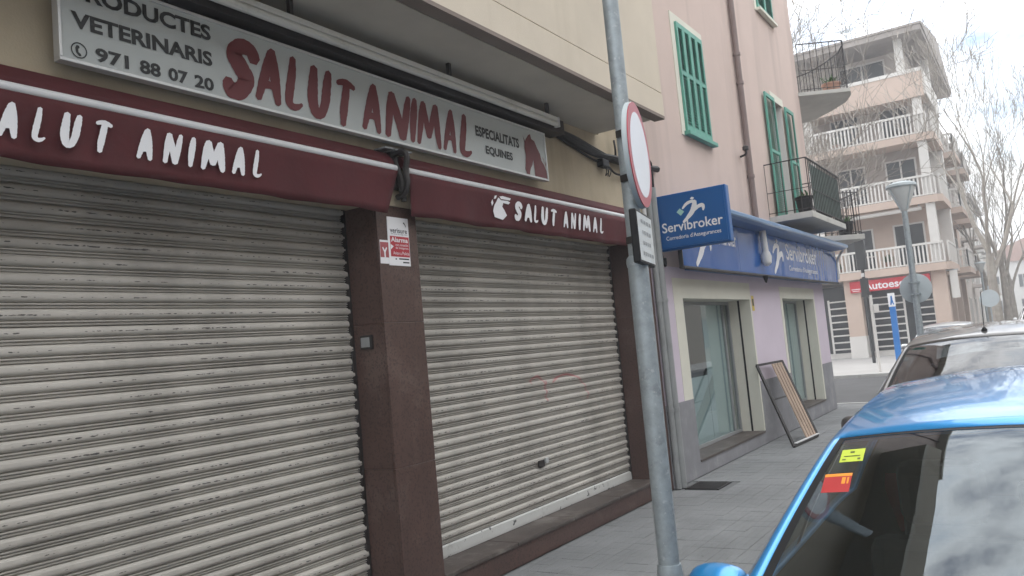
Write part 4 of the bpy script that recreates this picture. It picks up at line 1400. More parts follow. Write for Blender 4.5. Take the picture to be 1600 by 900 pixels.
def car(name, label, X0, Yc, paint, sx=1., sy=1., sz=1., glass=None, group="parked cars", detail=True, antenna=False, zr=ROAD, mz=1.105, my=.925):
    glass = glass or carglass
    L_ = 4.05 * sx
    org = (X0 + L_ / 2, Yc, zr)
    t = thing(name, label, "car", org, group)
    xs = sorted(set([0, .015, .04, .08, .13, .18, .25, .35, .45, .6, .75, .9, 1.06, 1.12, 1.2, 1.3, 1.4, 1.5, 1.58, 1.65, 1.75, 1.85, 1.93, 1.972, 1.99, 2.05, 2.15, 2.3, 2.4, 2.47, 2.55, 2.7, 2.85, 3.0, 3.15, 3.25, 3.35, 3.42, 3.5, 3.6, 3.7, 3.76, 3.82, 3.9, 3.96, 4.0, 4.03, 4.05]))
    secs = [section(x, sx, sy, sz) for x in xs]
    jr = secs[0][1]
    n = len(secs[0][0])
    parts = {}

    def put(key, quad):
        parts.setdefault(key, MB()).add(quad, [tuple(range(len(quad)))])

    def wpt(p, sgn, inset=0.):
        return (X0 + p[0], Yc + sgn * (p[1] - inset * .6 if p[1] > .01 else p[1]), zr + p[2] - inset)
    for sgn in (1, -1):
        sd_ = "a" if sgn > 0 else "b"
        for i in range(len(xs) - 1):
            xm = (xs[i] + xs[i + 1]) / 2
            for j in range(n - 1):
                q = [secs[i][0][j], secs[i + 1][0][j], secs[i + 1][0][j + 1], secs[i][0][j + 1]]
                key, ins = "body", 0
                k = j - jr            # >=0: over the top
                if k >= 0:
                    if 1.06 < xm < 1.99 and k >= 1:
                        key, ins = ("windscreen", .004)
                        if k == 1 or xm < 1.12 or xm > 1.972:
                            key, ins = "screen_seal", .003
                    elif 3.42 < xm < 3.82 and k >= 2:
                        key, ins = "rear_window", .004
                elif 9 <= j <= jr - 2 and 1.5 < xm < 3.35:
                    h_ = secs[i][0][jr][2] - secs[i][0][8][2]
                    if 2.40 < xm < 2.47:
                        key, ins = "pillar_" + sd_, .003
                    elif h_ > .12:
                        key, ins = ("side_window_%s_%s" % (sd_, "f" if xm < 2.4 else "r"), .005)
                elif k < 0 and j == 0:
                    key = "body"
                put(key, [wpt(p, sgn, ins) for p in q])
    # close the ends
    for i in (0, -1):
        ring = [wpt(p, 1) for p in secs[i][0]] + [wpt(p, -1) for p in secs[i][0]][::-1]
        parts["body"].add(ring, [tuple(range(len(ring)))])

    def weld(mb):
        d, v, f = {}, [], []
        idx = []
        for p in mb.v:
            k = tuple(round(c, 4) for c in p)
            if k not in d:
                d[k] = len(v)
                v.append(p)
            idx.append(d[k])
        for q in mb.f:
            g = []
            for a in q:
                if idx[a] not in g:
                    g.append(idx[a])
            if len(g) > 2:
                f.append(tuple(g))
        mb.v, mb.f = v, f
        return mb
    for key, mb in parts.items():
        nm = "side_window" if key.startswith("side_window") else "door_pillar" if key.startswith("pillar") else key
        m = paint if key == "body" else (black if nm in ("screen_seal", "door_pillar") else glass)
        weld(mb)
        o = mb.build(nm, m, t, True, ang=42)
        if key == "body":
            o.data.materials.append(interior)
            md = o.modifiers.new("shell", 'SOLIDIFY')
            md.thickness = .02
            md.offset = -1
            md.material_offset = 1
    # wheels
    wr_ = .30 * min(1.1, sz)
    for xw in (.72 * sx, 3.28 * sx):
        for sgn in (1, -1):
            cy = Yc + sgn * (.79 * sy)
            MB().lathe([(.30, -.10), (wr_ + .05, -.10), (wr_ + .05, .085), (.30, .085)], (X0 + xw, cy - sgn * .03, zr + wr_ + .02), 24, 'y').build("wheel_arch", black, t)
            ty = MB().lathe([(.19, -.09), (wr_ - .02, -.095), (wr_, -.07), (wr_, .07), (wr_ - .02, .095), (.19, .09)], (X0 + xw, cy, zr + wr_), 26, 'y').build("wheel", rubber, t, True)
            if detail:
                rim = MB().lathe([(.20, -.07), (.195, sgn * .085), (.17, sgn * .07), (.165, sgn * .03)], (X0 + xw, cy, zr + wr_), 26, 'y')
                rim.build("rim", chrome, ty, True)
                for k in range(5):
                    a = 2 * math.pi * k / 5
                    MB().bar((X0 + xw, cy + sgn * .083, zr + wr_), (X0 + xw + .18 * math.cos(a), cy + sgn * .083, zr + wr_ + .18 * math.sin(a)), .035, .05).build("spoke", chrome, ty)
    for sgn in (1, -1):
        # lamps
        lmp = MB()
        for a in np.linspace(0, 1, 6):
            pass
        hl = [(.055, .66), (.10, .74), (.30, .775), (.34, .74), (.22, .665)]
        vs_, fs2 = [], []
        for (x, z) in hl:
            wv = float(pchip(WB, [x])[0])
            vs_.append((X0 + (x - .012) * sx, Yc + sgn * (wv * sy + .012), zr + z * sz * .96))
        for (x, z) in hl:
            vs_.append((X0 + (x - .03) * sx, Yc + sgn * (.42 * sy), zr + (z + .005) * sz * .96))
        m5 = len(hl)
        lmp.add(vs_, [tuple(range(m5)), tuple(range(2 * m5 - 1, m5 - 1, -1))] + [(i, (i + 1) % m5, m5 + (i + 1) % m5, m5 + i) for i in range(m5)])
        lmp.build("headlight", lampglass, t, True)
        tl = MB()
        tl.prism([(X0 + 3.78 * sx, zr + 1.10 * sz), (X0 + 3.97 * sx, zr + 1.02 * sz), (X0 + 4.03 * sx, zr + .78 * sz), (X0 + 3.93 * sx, zr + .78 * sz)], Yc + sgn * .60 * sy, Yc + sgn * (.79 * sy), 'y')
        tl.build("tail_light", redlens, t, bevel=.012)
        # mirror
        mx_, my_, mz_ = X0 + 1.60 * sx, Yc + sgn * my * sy, zr + mz * sz
        mb = MB()
        pr = []
        for (dy, ry, rz_) in ((-.085, .050, .045), (-.066, .072, .066), (-.02, .080, .076), (.035, .074, .072), (.068, .052, .055), (.082, .02, .025)):
            for k in range(14):
                a = 2 * math.pi * k / 14
                pr.append((mx_ + ry * math.cos(a) * (1.0 if math.cos(a) < 0 else .55), my_ + sgn * dy, mz_ + rz_ * math.sin(a)))
        fs3 = []
        for i in range(5):
            for k in range(14):
                k2 = (k + 1) % 14
                fs3.append((i * 14 + k, i * 14 + k2, (i + 1) * 14 + k2, (i + 1) * 14 + k))
        fs3 += [tuple(range(14)), tuple(range(70, 84))]
        mb.add(pr, fs3)
        mo = mb.build("mirror", paint, t, True, ang=70)
        md = mo.modifiers.new("sub", 'SUBSURF')
        md.levels = md.render_levels = 1
        MB().bar((mx_ + .01, my_ - sgn * .09, mz_ - .03), (mx_ - .02, my_ - sgn * .19, mz_ - .05), .07, .05).build("mirror_foot", black, t)
        if detail:
            for xh in (2.25, 3.05):
                MB().path(crom([(X0 + (xh - .09) * sx, Yc + sgn * .862 * sy, zr + .86 * sz), (X0 + xh * sx, Yc + sgn * (.862 * sy + .035), zr + .865 * sz), (X0 + (xh + .09) * sx, Yc + sgn * .862 * sy, zr + .86 * sz)], 5), .014, 6).build("door_handle", paint, t, True)
    B(X0 - .035 * sx, X0 + .03, Yc - .45 * sy, Yc + .45 * sy, zr + .30 * sz, zr + .46 * sz).build("grille", black, t, bevel=.01)
    B(X0 - .05 * sx, X0 - .036 * sx, Yc - .26, Yc + .26, zr + .48 * sz, zr + .59 * sz).build("number_plate", signwhite, t)
    B(X0 + 4.055 * sx, X0 + 4.075 * sx, Yc - .26, Yc + .26, zr + .62 * sz, zr + .73 * sz).build("number_plate", signwhite, t)
    if detail:
        # cabin
        MB().prism([(X0 + 1.05 * sx, zr + .45 * sz), (X0 + 1.08 * sx, zr + .97 * sz), (X0 + 1.30 * sx, zr + 1.00 * sz), (X0 + 1.48 * sx, zr + .95 * sz), (X0 + 1.52 * sx, zr + .5 * sz)], Yc - .68 * sy, Yc + .68 * sy, 'y').build("dashboard", interior, t, bevel=.03)
        for sgn in (1, -1):
            st = MB()
            cy = Yc + sgn * .36 * sy
            st.prism([(X0 + 1.75 * sx, zr + .35), (X0 + 1.72 * sx, zr + .52), (X0 + 2.20 * sx, zr + .50), (X0 + 2.45 * sx, zr + 1.12 * sz), (X0 + 2.56 * sx, zr + 1.10 * sz), (X0 + 2.38 * sx, zr + .35)], cy - .24, cy + .24, 'y')
            so_ = st.build("seat", seatm, t, bevel=.05)
            B(X0 + 2.44 * sx, X0 + 2.55 * sx, cy - .13, cy + .13, zr + 1.15 * sz, zr + 1.36 * sz).build("headrest", seatm, so_, bevel=.04)
        MB().prism([(X0 + 2.75 * sx, zr + .35), (X0 + 2.72 * sx, zr + .52), (X0 + 3.10 * sx, zr + .50), (X0 + 3.34 * sx, zr + 1.08 * sz), (X0 + 3.44 * sx, zr + 1.06 * sz), (X0 + 3.3 * sx, zr + .35)], Yc - .62 * sy, Yc + .62 * sy, 'y').build("rear_seat", seatm, t, bevel=.05)
        sw = MB()
        cx, cy, cz = X0 + 1.62 * sx, Yc - .36 * sy, zr + .95 * sz
        ring = [(cx + .18 * math.sin(a) * .45, cy + .18 * math.cos(a), cz + .18 * math.sin(a) * .9) for a in np.linspace(0, 2 * math.pi, 25)]
        sw.path(ring, .014, 6, False)
        sw.bar((cx, cy - .17, cz), (cx, cy + .17, cz), .03)
        sw.build("steering_wheel", black, t, True)
        B(X0 + 1.76 * sx, X0 + 1.80 * sx, Yc - .11, Yc + .11, zr + 1.36 * sz, zr + 1.42 * sz).build("rear_view_mirror", black, t, bevel=.012)
        for y0, y1 in ((.10, .60), (-.48, .04)):
            pts = []
            for s in np.linspace(0, 1, 5):
                y = y0 + (y1 - y0) * s
                pts.append((X0 + (1.02 + .04 * s) * sx, Yc + y * sy, zr + (1.075 + .012 * (1 - abs(y))) * sz))
            MB().path(pts, .009, 6).build("wiper", black, t, True)
    if antenna:
        ax, az_ = X0 + 2.05 * sx, zr + 1.57 * sz
        an_ = MB().lathe([(.022, -.01), (.020, .02), (.008, .035)], (ax, Yc + .06, az_), 10).build("antenna_base", black, t, True)
        MB().path([(ax, Yc + .06, az_ + .02), (ax + .16, Yc + .06, az_ + .30)], .0032, 6).build("antenna_rod", black, t)
    return t


bc = car("parked_car", "bright blue hatchback nearest the camera, with two stickers on its windscreen", .55, -.005, bluepaint, mz=1.160, my=.825)
# stickers on the inside of the blue car's windscreen


def screen_pt(x, y):
    """a point on the blue car's windscreen surface at car-length x and offset y"""
    sec, jr = section(x, 1, 1, 1)
    pts = sec[jr:]
    for p, q in zip(pts, pts[1:]):
        if q[1] <= y <= p[1]:
            s = (p[1] - y) / (p[1] - q[1])
            return Vector(p) * (1 - s) + Vector(q) * s
    return Vector(pts[-1])


def sticker(name, x0, x1, y0, y1, m, dz=-.004):
    vs_, fs_2 = [], []
    k = 4
    for i in range(k + 1):
        for j in range(k + 1):
            p = screen_pt(x0 + (x1 - x0) * i / k, y0 + (y1 - y0) * j / k)
            vs_.append((.55 + p.x, -.005 + p.y, ROAD + p.z + dz))
    for i in range(k):
        for j in range(k):
            fs_2.append((i * (k + 1) + j, i * (k + 1) + j + 1, (i + 1) * (k + 1) + j + 1, (i + 1) * (k + 1) + j))
    return MB().add(vs_, fs_2).build(name, m, bc)


st1 = sticker("lime_sticker", 1.845, 1.905, .460, .525, stickgreen)
st2 = sticker("red_sticker", 1.725, 1.785, .480, .555, stickred)
st3 = sticker("orange_strip", 1.7855, 1.797, .480, .555, mat("orange_print", (.75, .28, .03), .6, .05, 20))

printm = mat("sticker_print", (.10, .13, .03), .6, .1, 20)
for x0, x1, y0, y1 in ((1.885, 1.893, .488, .50), (1.852, 1.860, .468, .476), (1.852, 1.858, .508, .518), (1.868, 1.872, .470, .515)):
    sticker("sticker_print", x0, x1, y0, y1, printm, -.0032)
for y0, y1 in ((.486, .491), (.495, .505)):
    sticker("sticker_digit", 1.755, 1.780, y0, y1, MATS["orange_print"], -.0032)
car("parked_car", "dark grey car parked behind the blue hatchback, with a short roof antenna", 4.98, .33, greypaint, 1.0, 1.06, 1.07, darkcarglass, antenna=True, mz=1.0)
car("parked_car", "silver car at the crossing whose roof corner shows behind the dark grey car", 21.3, 2.15, silverpaint, 1.0, 1.0, 1.0, darkcarglass)
car("parked_car", "white car far down the street at the right edge, nearer of the two", 31.5, .02, whitepaint, 1.0, 1.0, 1.12, darkcarglass, "distant parked cars", False)
car("parked_car", "white car far down the street at the right edge, farther of the two", 43.0, .25, whitepaint, 1.0, 1.0, 1.18, darkcarglass, "distant parked cars", False)
car("parked_car", "white car across the street, seen only reflected in the shop window", 25.0, -5.9, whitepaint, 1.0, 1.0, .97, darkcarglass, "cars across the street", False)
# ================================================================ STREET FURNITURE AT THE CROSSING
# lamp post with funnel lantern and the back of a round sign
LX, LY = 18.5, 2.16
lpst = thing("street_lamp", "grey street lamp with funnel lantern at the street corner", "street lamp", (LX, LY, 0))
MB().path([(LX, LY, 0), (LX, LY, .9), (LX, LY, 3.95)], [.075, .07, .055], 14).build("pole", galv, lpst, True)
MB().lathe([(.10, 0), (.10, .03), (.085, .05), (.08, .5), (.07, .52)], (LX, LY, 0), 14).build("base", galv, lpst, True)
MB().lathe([(.05, 3.93), (.08, 3.98), (.09, 4.0), (.27, 4.42), (.27, 4.43)], (LX, LY, 0), 18).build("lantern_glass", lanternm, lpst, True)
MB().lathe([(.29, 4.43), (.30, 4.45), (.29, 4.50), (.16, 4.55), (.05, 4.57)], (LX, LY, 0), 18).build("lantern_cap", signback, lpst, True)
mb = MB()
for k in range(4):
    a = math.pi / 4 + k * math.pi / 2
    mb.bar((LX + .09 * math.cos(a), LY + .09 * math.sin(a), 3.98), (LX + .285 * math.cos(a), LY + .285 * math.sin(a), 4.44), .018)
mb.build("lantern_ribs", signback, lpst)
rb = thing("round_sign_back", "pale grey back of a round road sign fixed to the corner street lamp", "sign", (LX, LY, 2.0))
PB = Plane((LX + .10, LY - .01, 2.33), (0, -1, 0))
disc(PB, [(.30, -.02), (.305, -.015), (.305, .0), (.298, .003)], signback, rb, "disc")
mb = MB()
for z in (-.12, .12):
    mb = MB()
    mb.bar((LX - .07, LY - .10, 2.33 + z), (LX - .07, LY + .10, 2.33 + z), .02, .03)
    for s in (-.09, .09):
        mb.bar((LX - .07, LY + s, 2.33 + z), (LX + .10, LY + s, 2.33 + z), .02, .03)
    mb.build("clamp", galv, rb)

# traffic light
TX, TY = 36.5, 6.12
tl = thing("traffic_light", "black traffic light seen from behind in front of the driving school", "traffic light", (TX, TY, 0))
MB().path([(TX, TY, 0), (TX, TY, 5.3)], .07, 10).build("pole", trafficblack, tl, True)
MB().box(TX - .12, TX + .16, TY - .19, TY + .19, 3.9, 5.15).build("upper_head", trafficblack, tl, bevel=.03)
MB().box(TX - .10, TX + .14, TY - .15, TY + .15, 2.75, 3.55).build("lower_head", trafficblack, tl, bevel=.03)
for z in (4.1, 4.5, 4.9):
    MB().path([(TX + .16, TY, z), (TX + .36, TY, z)], .14, 12).build("visor", trafficblack, tl)
MB().box(TX - .16, TX - .10, TY - .06, TY + .06, 3.6, 3.75).build("bracket", signframe, tl)

t = thing("slim_post", "slim pale grey post beside the black traffic light", "post", (30, 4.88, 0))
MB().path([(30, 4.88, 0), (30, 4.88, 2.62)], .045, 10).build("tube", offwhite, t, True)
MB().box(29.92, 30.06, 4.68, 4.82, 2.05, 2.30).build("box", offwhite, t, bevel=.01)
MB().bar((30, 4.86, 2.2), (30, 4.75, 2.2), .03).build("arm", galv, t)
t = thing("blue_totem", "blue square column with white panel on top, near the driving school", "totem", (33, 4.67, 0))
B(32.90, 33.10, 4.57, 4.77, 0, 2.20).build("column", bluepost, t, bevel=.01)
B(32.89, 33.11, 4.56, 4.78, 2.20, 2.70).build("panel", signwhite, t, bevel=.01)
outline(Plane((32.89, 4.79, 0), (0, -1, 0)), [(.07, 2.27), (.12, 2.27), (.14, 2.36), (.17, 2.27), (.21, 2.27), (.17, 2.45), (.16, 2.60), (.11, 2.60), (.10, 2.45)], bluepost, t, "symbol")

# ================================================================ APARTMENT BLOCK ACROSS THE SIDE STREET
GX = 42.0
ab = thing("apartment_block", "tan apartment block with white balcony railings over a red-signed shop", "building", (48, 9, 0))
XW = GX + 1.6
YS = 4.0
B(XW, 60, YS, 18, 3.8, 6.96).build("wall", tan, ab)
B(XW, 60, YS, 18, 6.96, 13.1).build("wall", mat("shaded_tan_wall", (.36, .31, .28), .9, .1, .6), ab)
B(XW + 1.2, 60, YS + .4, 18, 0, 3.8).build("ground_floor", farwall, ab)
slabs = (3.79, 6.95, 9.90)
FL = []


def balusters(x0, y0, x1, y1, z, h=.95, sp=.17, m=offwhite, parent=ab):
    mb = MB()
    d = math.hypot(x1 - x0, y1 - y0)
    k = max(1, int(d / sp))
    for i in range(k + 1):
        x, y = x0 + (x1 - x0) * i / k, y0 + (y1 - y0) * i / k
        mb.box(x - .03, x + .03, y - .035, y + .035, z + .05, z + h - .06)
    mb.bar((x0, y0, z + h), (x1, y1, z + h), .10, .10)
    mb.bar((x0, y0, z + .06), (x1, y1, z + .06), .07, .06)
    return mb.build("railing", m, parent)


def window(parent, x, y0, y1, z0, z1, face='x', shutter=None):
    """window in a wall facing -X (face x) or -Y (face y; then x is Y and y0,y1 are X)"""
    def bx(a0, a1, d0, d1, za, zb):
        return B(x + d0, x + d1, a0, a1, za, zb) if face == 'x' else B(a0, a1, x + d0, x + d1, za, zb)
    fr = MB()
    for q in ((y0, y0 + .08, z0, z1), (y1 - .08, y1, z0, z1), ((y0 + y1) / 2 - .04, (y0 + y1) / 2 + .04, z0 + .08, z1 - .08)):
        b = bx(q[0], q[1], -.06, .03, q[2], q[3])
        fr.add(b.v, b.f)
    for q in ((y0 + .08, y1 - .08, z0, z0 + .08), (y0 + .08, y1 - .08, z1 - .08, z1)):
        b = bx(q[0], q[1], -.059, .03, q[2], q[3])
        fr.add(b.v, b.f)
    o = fr.build("window", offwhite, parent)
    ORG[o.name] = ORG[parent.name]
    bx(y0 + .08, y1 - .08, -.02, .01, z0 + .08, z1 - .08).build("pane", doordark, o)
    return o


for i, z in enumerate(slabs):
    # slab with its tan fascia, wrapping the street corner
    MB().prism([(GX, 18), (GX, 3.45), (GX + .25, 3.25), (GX + 4.2, 3.25), (GX + 4.2, YS + .1), (XW + .1, YS + .1), (XW + .1, 18)], z, z + .34, 'z').build("balcony_slab", tan, ab)
    balusters(GX + .08, 17.5, GX + .08, 3.5, z + .34)
    balusters(GX + .3, 3.33, GX + 4.1, 3.33, z + .34)
    for y in (3.62, 8.6):
        B(GX + .12, GX + .50, y, y + .38, z + .34, (slabs + (13.0,))[i + 1]).build("column", offwhite, ab)
    B(GX + 3.6, GX + 4.2, 3.30, YS, z + .34, (slabs + (13.0,))[i + 1]).build("column", offwhite, ab)
    for y0, y1 in ((4.3, 5.7), (6.6, 8.0), (9.3, 11.2)):
        window(ab, XW, y0, y1, z + .36, z + 2.5)
# fourth-floor solid parapet and loggia below the eave
B(GX, GX + .15, 3.45, 18, 12.05, 13.15).build("parapet", tan, ab)
B(GX - .03, GX + .22, 3.42, 18, 13.15, 13.32).build("parapet_coping", offwhite, ab)
B(GX + .15, GX + 6, 3.35, 3.5, 12.05, 13.15).build("parapet", offwhite, ab)
B(GX, XW + .2, 3.45, 18, 11.98, 12.05).build("balcony_slab", tan, ab)
B(XW + .8, 58, YS + .3, 18, 13.1, 15.0).build("penthouse_wall", farwall, ab)
B(GX + .4, GX + .75, 4.15, 4.5, 13.32, 15.0).build("column", offwhite, ab)
B(GX + 5.0, GX + 5.4, 3.5, 3.85, 13.15, 15.0).build("column", offwhite, ab)
window(ab, XW + .8, 5.2, 7.4, 13.12, 14.8)
MB().prism([(GX - .3, 3.2), (GX - .3, 18), (56.5, 18), (56.5, 3.2)], 15.0, 15.25, 'z').build("eave", roofm, ab)
MB().prism([(GX - .35, 15.26), (GX - .35, 15.36), (50, 16.9), (57, 15.4), (57, 15.26)], 3.15, 18, 'y').build("roof", roofm, ab)
# street-side balconies
for i, z in enumerate((3.79, 6.95, 9.9)):
    for j, x in enumerate((48.2, 54.6)):
        if i == 2 and j == 1:
            pass
        bs = B(x, x + 3.6, 2.9, YS, z, z + .3).build("balcony_slab", tan, ab)
        balusters(x + .06, YS - .05, x + .06, 2.97, z + .3)
        balusters(x + .06, 2.97, x + 3.54, 2.97, z + .3)
        window(ab, YS, x + .8, x + 2.6, z + .32, z + 2.5, 'y')
# ground floor pillars, windows and grilles
for y0, y1 in ((7.32, 8.05), (3.56, 4.2), (12.5, 13.2)):
    B(GX + .3, GX + .95, y0, y1, 1.05, 3.79).build("pillar", tan, ab)
    B(GX + .28, GX + .97, y0 - .02, y1 + .02, 0, 1.05).build("pillar_base", offwhite, ab)
B(XW - .1, XW - .02, YS + .2, 16, .25, 3.6).build("shop_glazing", doordark, ab)
B(XW - .5, XW + 1.2, YS + .2, 16, 0, .25).build("shop_step", offwhite, ab)
for a, b in ((7.98 + .12, 9.0), (5.55, 7.05), (4.25, 4.95)):
    g = MB()
    for y in (a, b):
        g.box(XW - .62, XW - .55, y - .045, y + .045, .25, 2.95)
    for k in range(8):
        z = .42 + k * .34
        g.box(XW - .61, XW - .56, a + .045, b - .045, z, z + .07)
    g.build("window_grille", offwhite, ab)
for x in (47.5, 52.0, 56.0):
    B(x, x + 2.0, YS + .30, YS + .39, .2, 3.0).build("shop_glazing", doordark, ab)
    B(x + 2.4, x + 2.8, YS - .1, YS + .4, 0, 3.79).build("pillar", tan, ab)
B(45.2, 46.8, YS + .28, YS + .39, .2, 2.9).build("shop_glazing", doordark, ab)
B(43.1, 44.8, 3.42, 3.50, 2.5, 3.5).build("side_sign_board", offwhite, ab)

rsn = thing("driving_school_sign", "red shop sign with white lettering under the tan balcony", "sign", (GX + .25, 6, 3.15))
B(GX + .16, GX + .28, 4.22, 7.74, 3.16, 3.70).build("board", redsign, rsn)
PR = Plane((GX + .16, 7.74, 0), (0, -1, 0))
text(PR, "auto", .62, 3.05, 3.24, 3.60, letwhite, rsn, d=.01)
outline(PR, [(.06, 3.30), (.46, 3.30), (.46, 3.34), (.06, 3.34)], letwhite, rsn, "print_line", .01)
outline(PR, [(.10, 3.22), (.42, 3.22), (.42, 3.25), (.10, 3.25)], letwhite, rsn, "print_line", .01)
bn = thing("hanging_banner", "pale banner hanging at the corner pillar of the tan block", "banner", (42.4, 3.4, 2.4))
B(42.36, 42.40, 3.10, 3.42, 2.45, 3.72).build("cloth", offwhite, bn)
MB().bar((42.38, 3.05, 3.74), (42.38, 3.56, 3.74), .04).build("rod", galv, bn)
potted("potted_plant", "green plant on the first balcony above the red shop sign", 42.9, 6.0, 4.13, .22, .35, terracotta, 8, 120, .6)
potted("potted_plant", "yellow-green plant at the left end of the first tan balcony", 42.9, 8.3, 4.13, .2, .3, terracotta, 9, 90, .5)
tb = thing("balcony_table", "small white table on the first balcony above the red shop sign", "table", (42.8, 7.0, 4.13))
MB().lathe([(.32, .70), (.33, .72), (.32, .74)], (42.9, 6.9, 4.13), 14).build("table_top", offwhite, tb)
MB().path([(42.9, 6.9, 4.13), (42.9, 6.9, 4.84)], .03, 8).build("leg", offwhite, tb)

aw = thing("rolled_awning", "rolled pale awning under the second balcony of the tan block", "awning", (42.3, 6.5, 6.7))
MB().path([(42.25, 4.2, 6.78), (42.25, 8.4, 6.78)], .10, 10).build("roll", offwhite, aw, True)
for y in (4.3, 8.3):
    MB().bar((42.25, y, 6.86), (42.25, y, 6.955), .05).build("bracket", galv, aw)
ch = thing("balcony_chair", "small dark chair on the third balcony of the tan block", "chair", (43, 5.0, 10.24))
B(42.75, 43.2, 4.75, 5.2, 10.64, 10.69).build("seat", darkiron, ch)
B(43.16, 43.2, 4.75, 5.2, 10.69, 11.15).build("backrest", darkiron, ch)
for x in (42.77, 43.15):
    for y in (4.77, 5.15):
        B(x, x + .035, y, y + .035, 10.24, 10.64).build("leg", darkiron, ch)
potted("potted_plant", "leafy plant on the second balcony of the tan block", 42.8, 5.3, 7.29, .22, .35, terracotta, 18, 140, .7)
potted("potted_plant", "trailing plant on the third balcony of the tan block", 42.7, 7.6, 10.24, .22, .35, terracotta, 19, 120, .6)
ta = thing("roof_aerial", "thin television aerial on the roof of the tan block", "aerial", (49, 7.5, 16.6))
MB().path([(49, 7.5, 16.5), (49, 7.5, 18.6)], .025, 6).build("mast", galv, ta)
for k in range(5):
    MB().bar((48.8 + k * .12, 7.0 + .05 * k, 18.3), (48.8 + k * .12, 8.0 - .05 * k, 18.3), .02).build("rod", galv, ta)
MB().bar((48.75, 7.5, 18.3), (49.35, 7.5, 18.3), .03).build("boom", galv, ta)

# ---- further buildings along the street
def block(label, x0, x1, y0, h, m, seed, roof=roofm, y1=20, bal=True, group="buildings down the street"):
    t = thing("street_building", label, "building", ((x0 + x1) / 2, y0 + 3, 0), group)
    B(x0, x1, y0, y1, 0, h).build("wall", m, t)
    B(x0 - .2, x1 + .2, y0 - .5, y1, h, h + .25).build("roof", roof, t)
    rn = random.Random(seed)
    nf = int((h - .5) / 3.05)
    nb = max(1, int((x1 - x0) / 4))
    for f in range(nf):
        z = .4 + f * 3.05
        for b in range(nb):
            x = x0 + (x1 - x0) * (b + .5) / nb
            window(t, y0, x - .7, x + .7, z + .3 if f else .1, z + 2.3, 'y')
            if bal and f and (b + f) % 2 == 0:
                B(x - 1.2, x + 1.2, y0 - .9, y0 - .001, z - .02, z + .16).build("balcony_slab", m, t)
                balusters(x - 1.17, y0 - .86, x + 1.17, y0 - .86, z + .16, .9, .2, offwhite, t)
        # windows in the end wall facing the camera
        for y in (y0 + 1.6,):
            window(t, x0, y - .5, y + .5, z + .5, z + 1.9)
    return t


block("brownish five-storey building next after the tan apartment block", 60.4, 74, 4.05, 12.6, farwall, 1)
block("white building with flat roof farther down the street", 74.5, 92, 4.4, 11.0, farwhite, 2)
block("low cream building near the end of the street", 92.5, 120, 4.8, 8.0, brick_r, 3)
t = thing("street_building", "pale house with tiled roof closing the far end of the street", "building", (150, 2, 0), "buildings down the street")
B(140, 152, -9, 9, 0, 8.5).build("wall", farwhite, t)
MB().prism([(-9.4, 8.5), (9.4, 8.5), (0, 12.2)], 139.5, 152.5, 'x').build("roof", terracotta, t)
for y in (-5, -1.5, 2, 5.5):
    for z in (1.0, 4.6):
        window(t, 140, y - .6, y + .6, z, z + 2.0)

# buildings across the street: they close the canyon and are mirrored in the glass
t = thing("opposite_building", "cream apartment building across the street, seen only as a reflection", "building", (15, -13, 0))
B(-14, 46, -20, -10.4, 0, 10.5).build("wall", oppositem, t)
B(-14.3, 46.3, -20, -9.9, 10.5, 10.75).build("roof", roofm, t)
for f in range(3):
    for k in range(14):
        x = -11 + k * 4.2
        q = MB()
        B(x - .65, x + .65, -10.41, -10.36, .4 + f * 3.3 + .5, .4 + f * 3.3 + 2.5).build("window", doordark, t)

t = thing("opposite_building", "long grey-beige row across the street farther down, seen only as a reflection", "building", (88, -13, 0))
B(46.6, 130, -20, -10.8, 0, 11.5).build("wall", oppositem, t)
B(46.4, 130.3, -20, -10.3, 11.5, 11.8).build("roof", roofm, t)
for f in range(3):
    for k in range(18):
        x = 49 + k * 4.4
        B(x - .65, x + .65, -10.81, -10.76, .9 + f * 3.5, 2.9 + f * 3.5).build("window", doordark, t)

# second street lamp, round sign and recycling bin down the street
t = copy_tree(lpst, (54, 2.75, 0), "grey street lamp with funnel lantern far down the street")
t = thing("distant_round_sign", "grey-blue back of a round sign on a thin post near the plane trees", "sign", (33, .0, 0))
B(32.98, 33.02, 1.52, 1.56, 0, 2.6).build("post", galv, t)
disc(Plane((32.95, 1.54, 2.15), (0, -1, 0)), [(.30, -.02), (.305, 0), (.30, .004)], signback, t, "disc")
t = thing("litter_bin", "pale litter bin with red band on the far pavement", "bin", (39, 2.9, 0))
MB().box(38.8, 39.3, 2.6, 3.2, .05, 1.0).build("body", offwhite, t, bevel=.03)
MB().box(38.78, 39.32, 2.58, 3.22, 1.0, 1.12).build("lid", redsign, t, bevel=.02)
MB().box(38.9, 39.2, 2.7, 3.1, 0, .05).build("foot", galv, t)

# ================================================================ BARE PLANE TREES


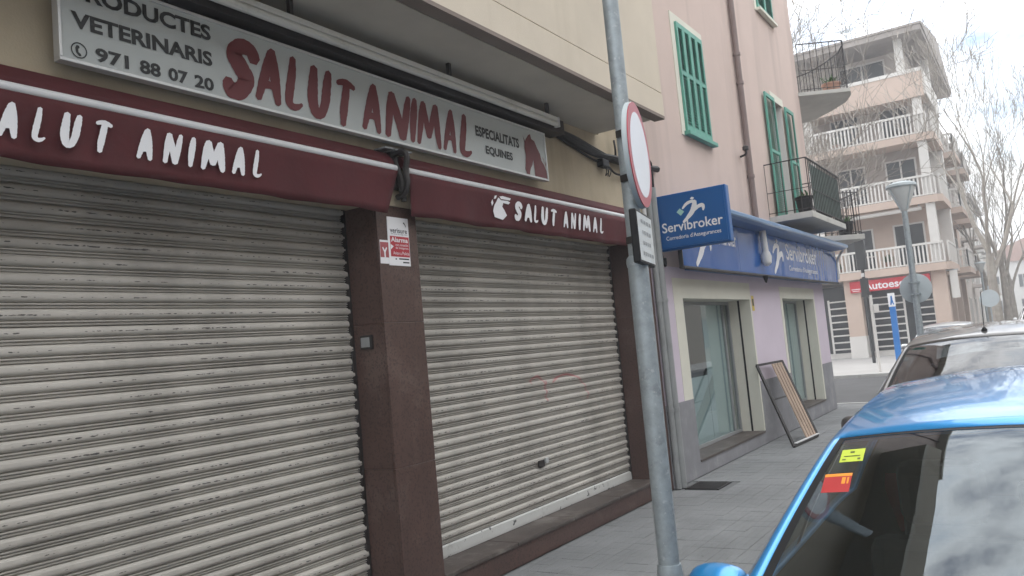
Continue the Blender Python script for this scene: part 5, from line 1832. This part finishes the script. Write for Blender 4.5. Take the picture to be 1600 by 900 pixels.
def tree(label, x, y, h, r0, seed, levels=6, first=.34, spread=.55, lean=(0, 0)):
    t = thing("plane_tree", label, "tree", (x, y, 0), "bare plane trees")
    rn = random.Random(seed)
    wood_, twig = MB(), MB()

    def grow(p, d, ln, r, lev):
        n = 4 if lev < 3 else 3
        pts, rad = [p], [r]
        q = p.copy()
        dd = d.copy()
        for i in range(n):
            dd = (dd + Vector((rn.uniform(-1, 1), rn.uniform(-1, 1), rn.uniform(-.4, .9))) * (.13 if lev else .05)).normalized()
            q = q + dd * (ln / n)
            pts.append(q.copy())
            rad.append(r * (1 - .42 * (i + 1) / n))
        (wood_ if lev < 3 else twig).path(pts, rad, 8 if lev == 0 else 6 if lev < 2 else 5 if lev < 4 else 3, cap=False)
        if lev >= levels:
            return
        k = rn.choice((3, 4)) if lev < 2 else rn.choice((2, 3, 3, 3))
        for c in range(k):
            a = 2 * math.pi * (c + rn.uniform(-.3, .3)) / k
            s = spread * rn.uniform(.6, 1.25)
            ax = dd.cross(Vector((.3, .5, .8))).normalized()
            nd = (Matrix.Rotation(a, 3, dd) @ (Matrix.Rotation(s, 3, ax) @ dd)).normalized()
            nd = (nd + Vector((0, 0, .18))).normalized()
            b = pts[-1] if c < 2 else pts[-2]
            grow(b, nd, ln * rn.uniform(.60, .82), max(.010, rad[-1] * rn.uniform(.55, .8)), lev + 1)
    grow(Vector((x, y, -.02)), Vector((lean[0], lean[1], 1)).normalized(), h * first, r0, 0)
    wood_.build("trunk", barkm, t, True)
    twig.build("crown", barkm, t, True)
    return t


tree("tall bare plane tree with pale trunk at the right edge, nearest of its row", 39.2, 1.62, 12.0, .26, 11, 6, .34, .42)
tree("bare plane tree directly behind the nearest one at the right edge", 51, 1.62, 12, .25, 12, 6, .34, .42)
tree("slender dark bare tree left of the plane tree row", 56, 2.75, 10.5, .2, 13, 6, .36, .5)
tree("farther bare plane tree near the end of the row", 66, 1.7, 11, .25, 14, 5, .34, .45)
tree("bare tree whose branches reach in front of the tan block's balconies", 31.5, 8.3, 20.0, .22, 21, 7, .27, .62, (.0, -.06))
tree("second bare tree behind the pink corner, lower and leaning into view", 29.9, 7.25, 13.0, .17, 33, 7, .28, .66, (.0, -.05))

# ================================================================ HAZE VOLUME STANDING IN FOR LENS GLARE
rough_box = MB().box(-402, 902, -402, 502, -1.2, 19)
hz = rough_box.build("haze", None, org=(0, 0, 0))
hm = bpy.data.materials.new("glare_haze")
hm.use_nodes = True
hm.node_tree.nodes.clear()
ho = hm.node_tree.nodes.new("ShaderNodeOutputMaterial")
hv = hm.node_tree.nodes.new("ShaderNodeVolumePrincipled")
hv.inputs['Color'].default_value = (.93, .95, 1, 1)
hv.inputs['Density'].default_value = .0040
hm.node_tree.links.new(hv.outputs[0], ho.inputs['Volume'])
hz.data.materials.append(hm)
hz["kind"] = "stuff"
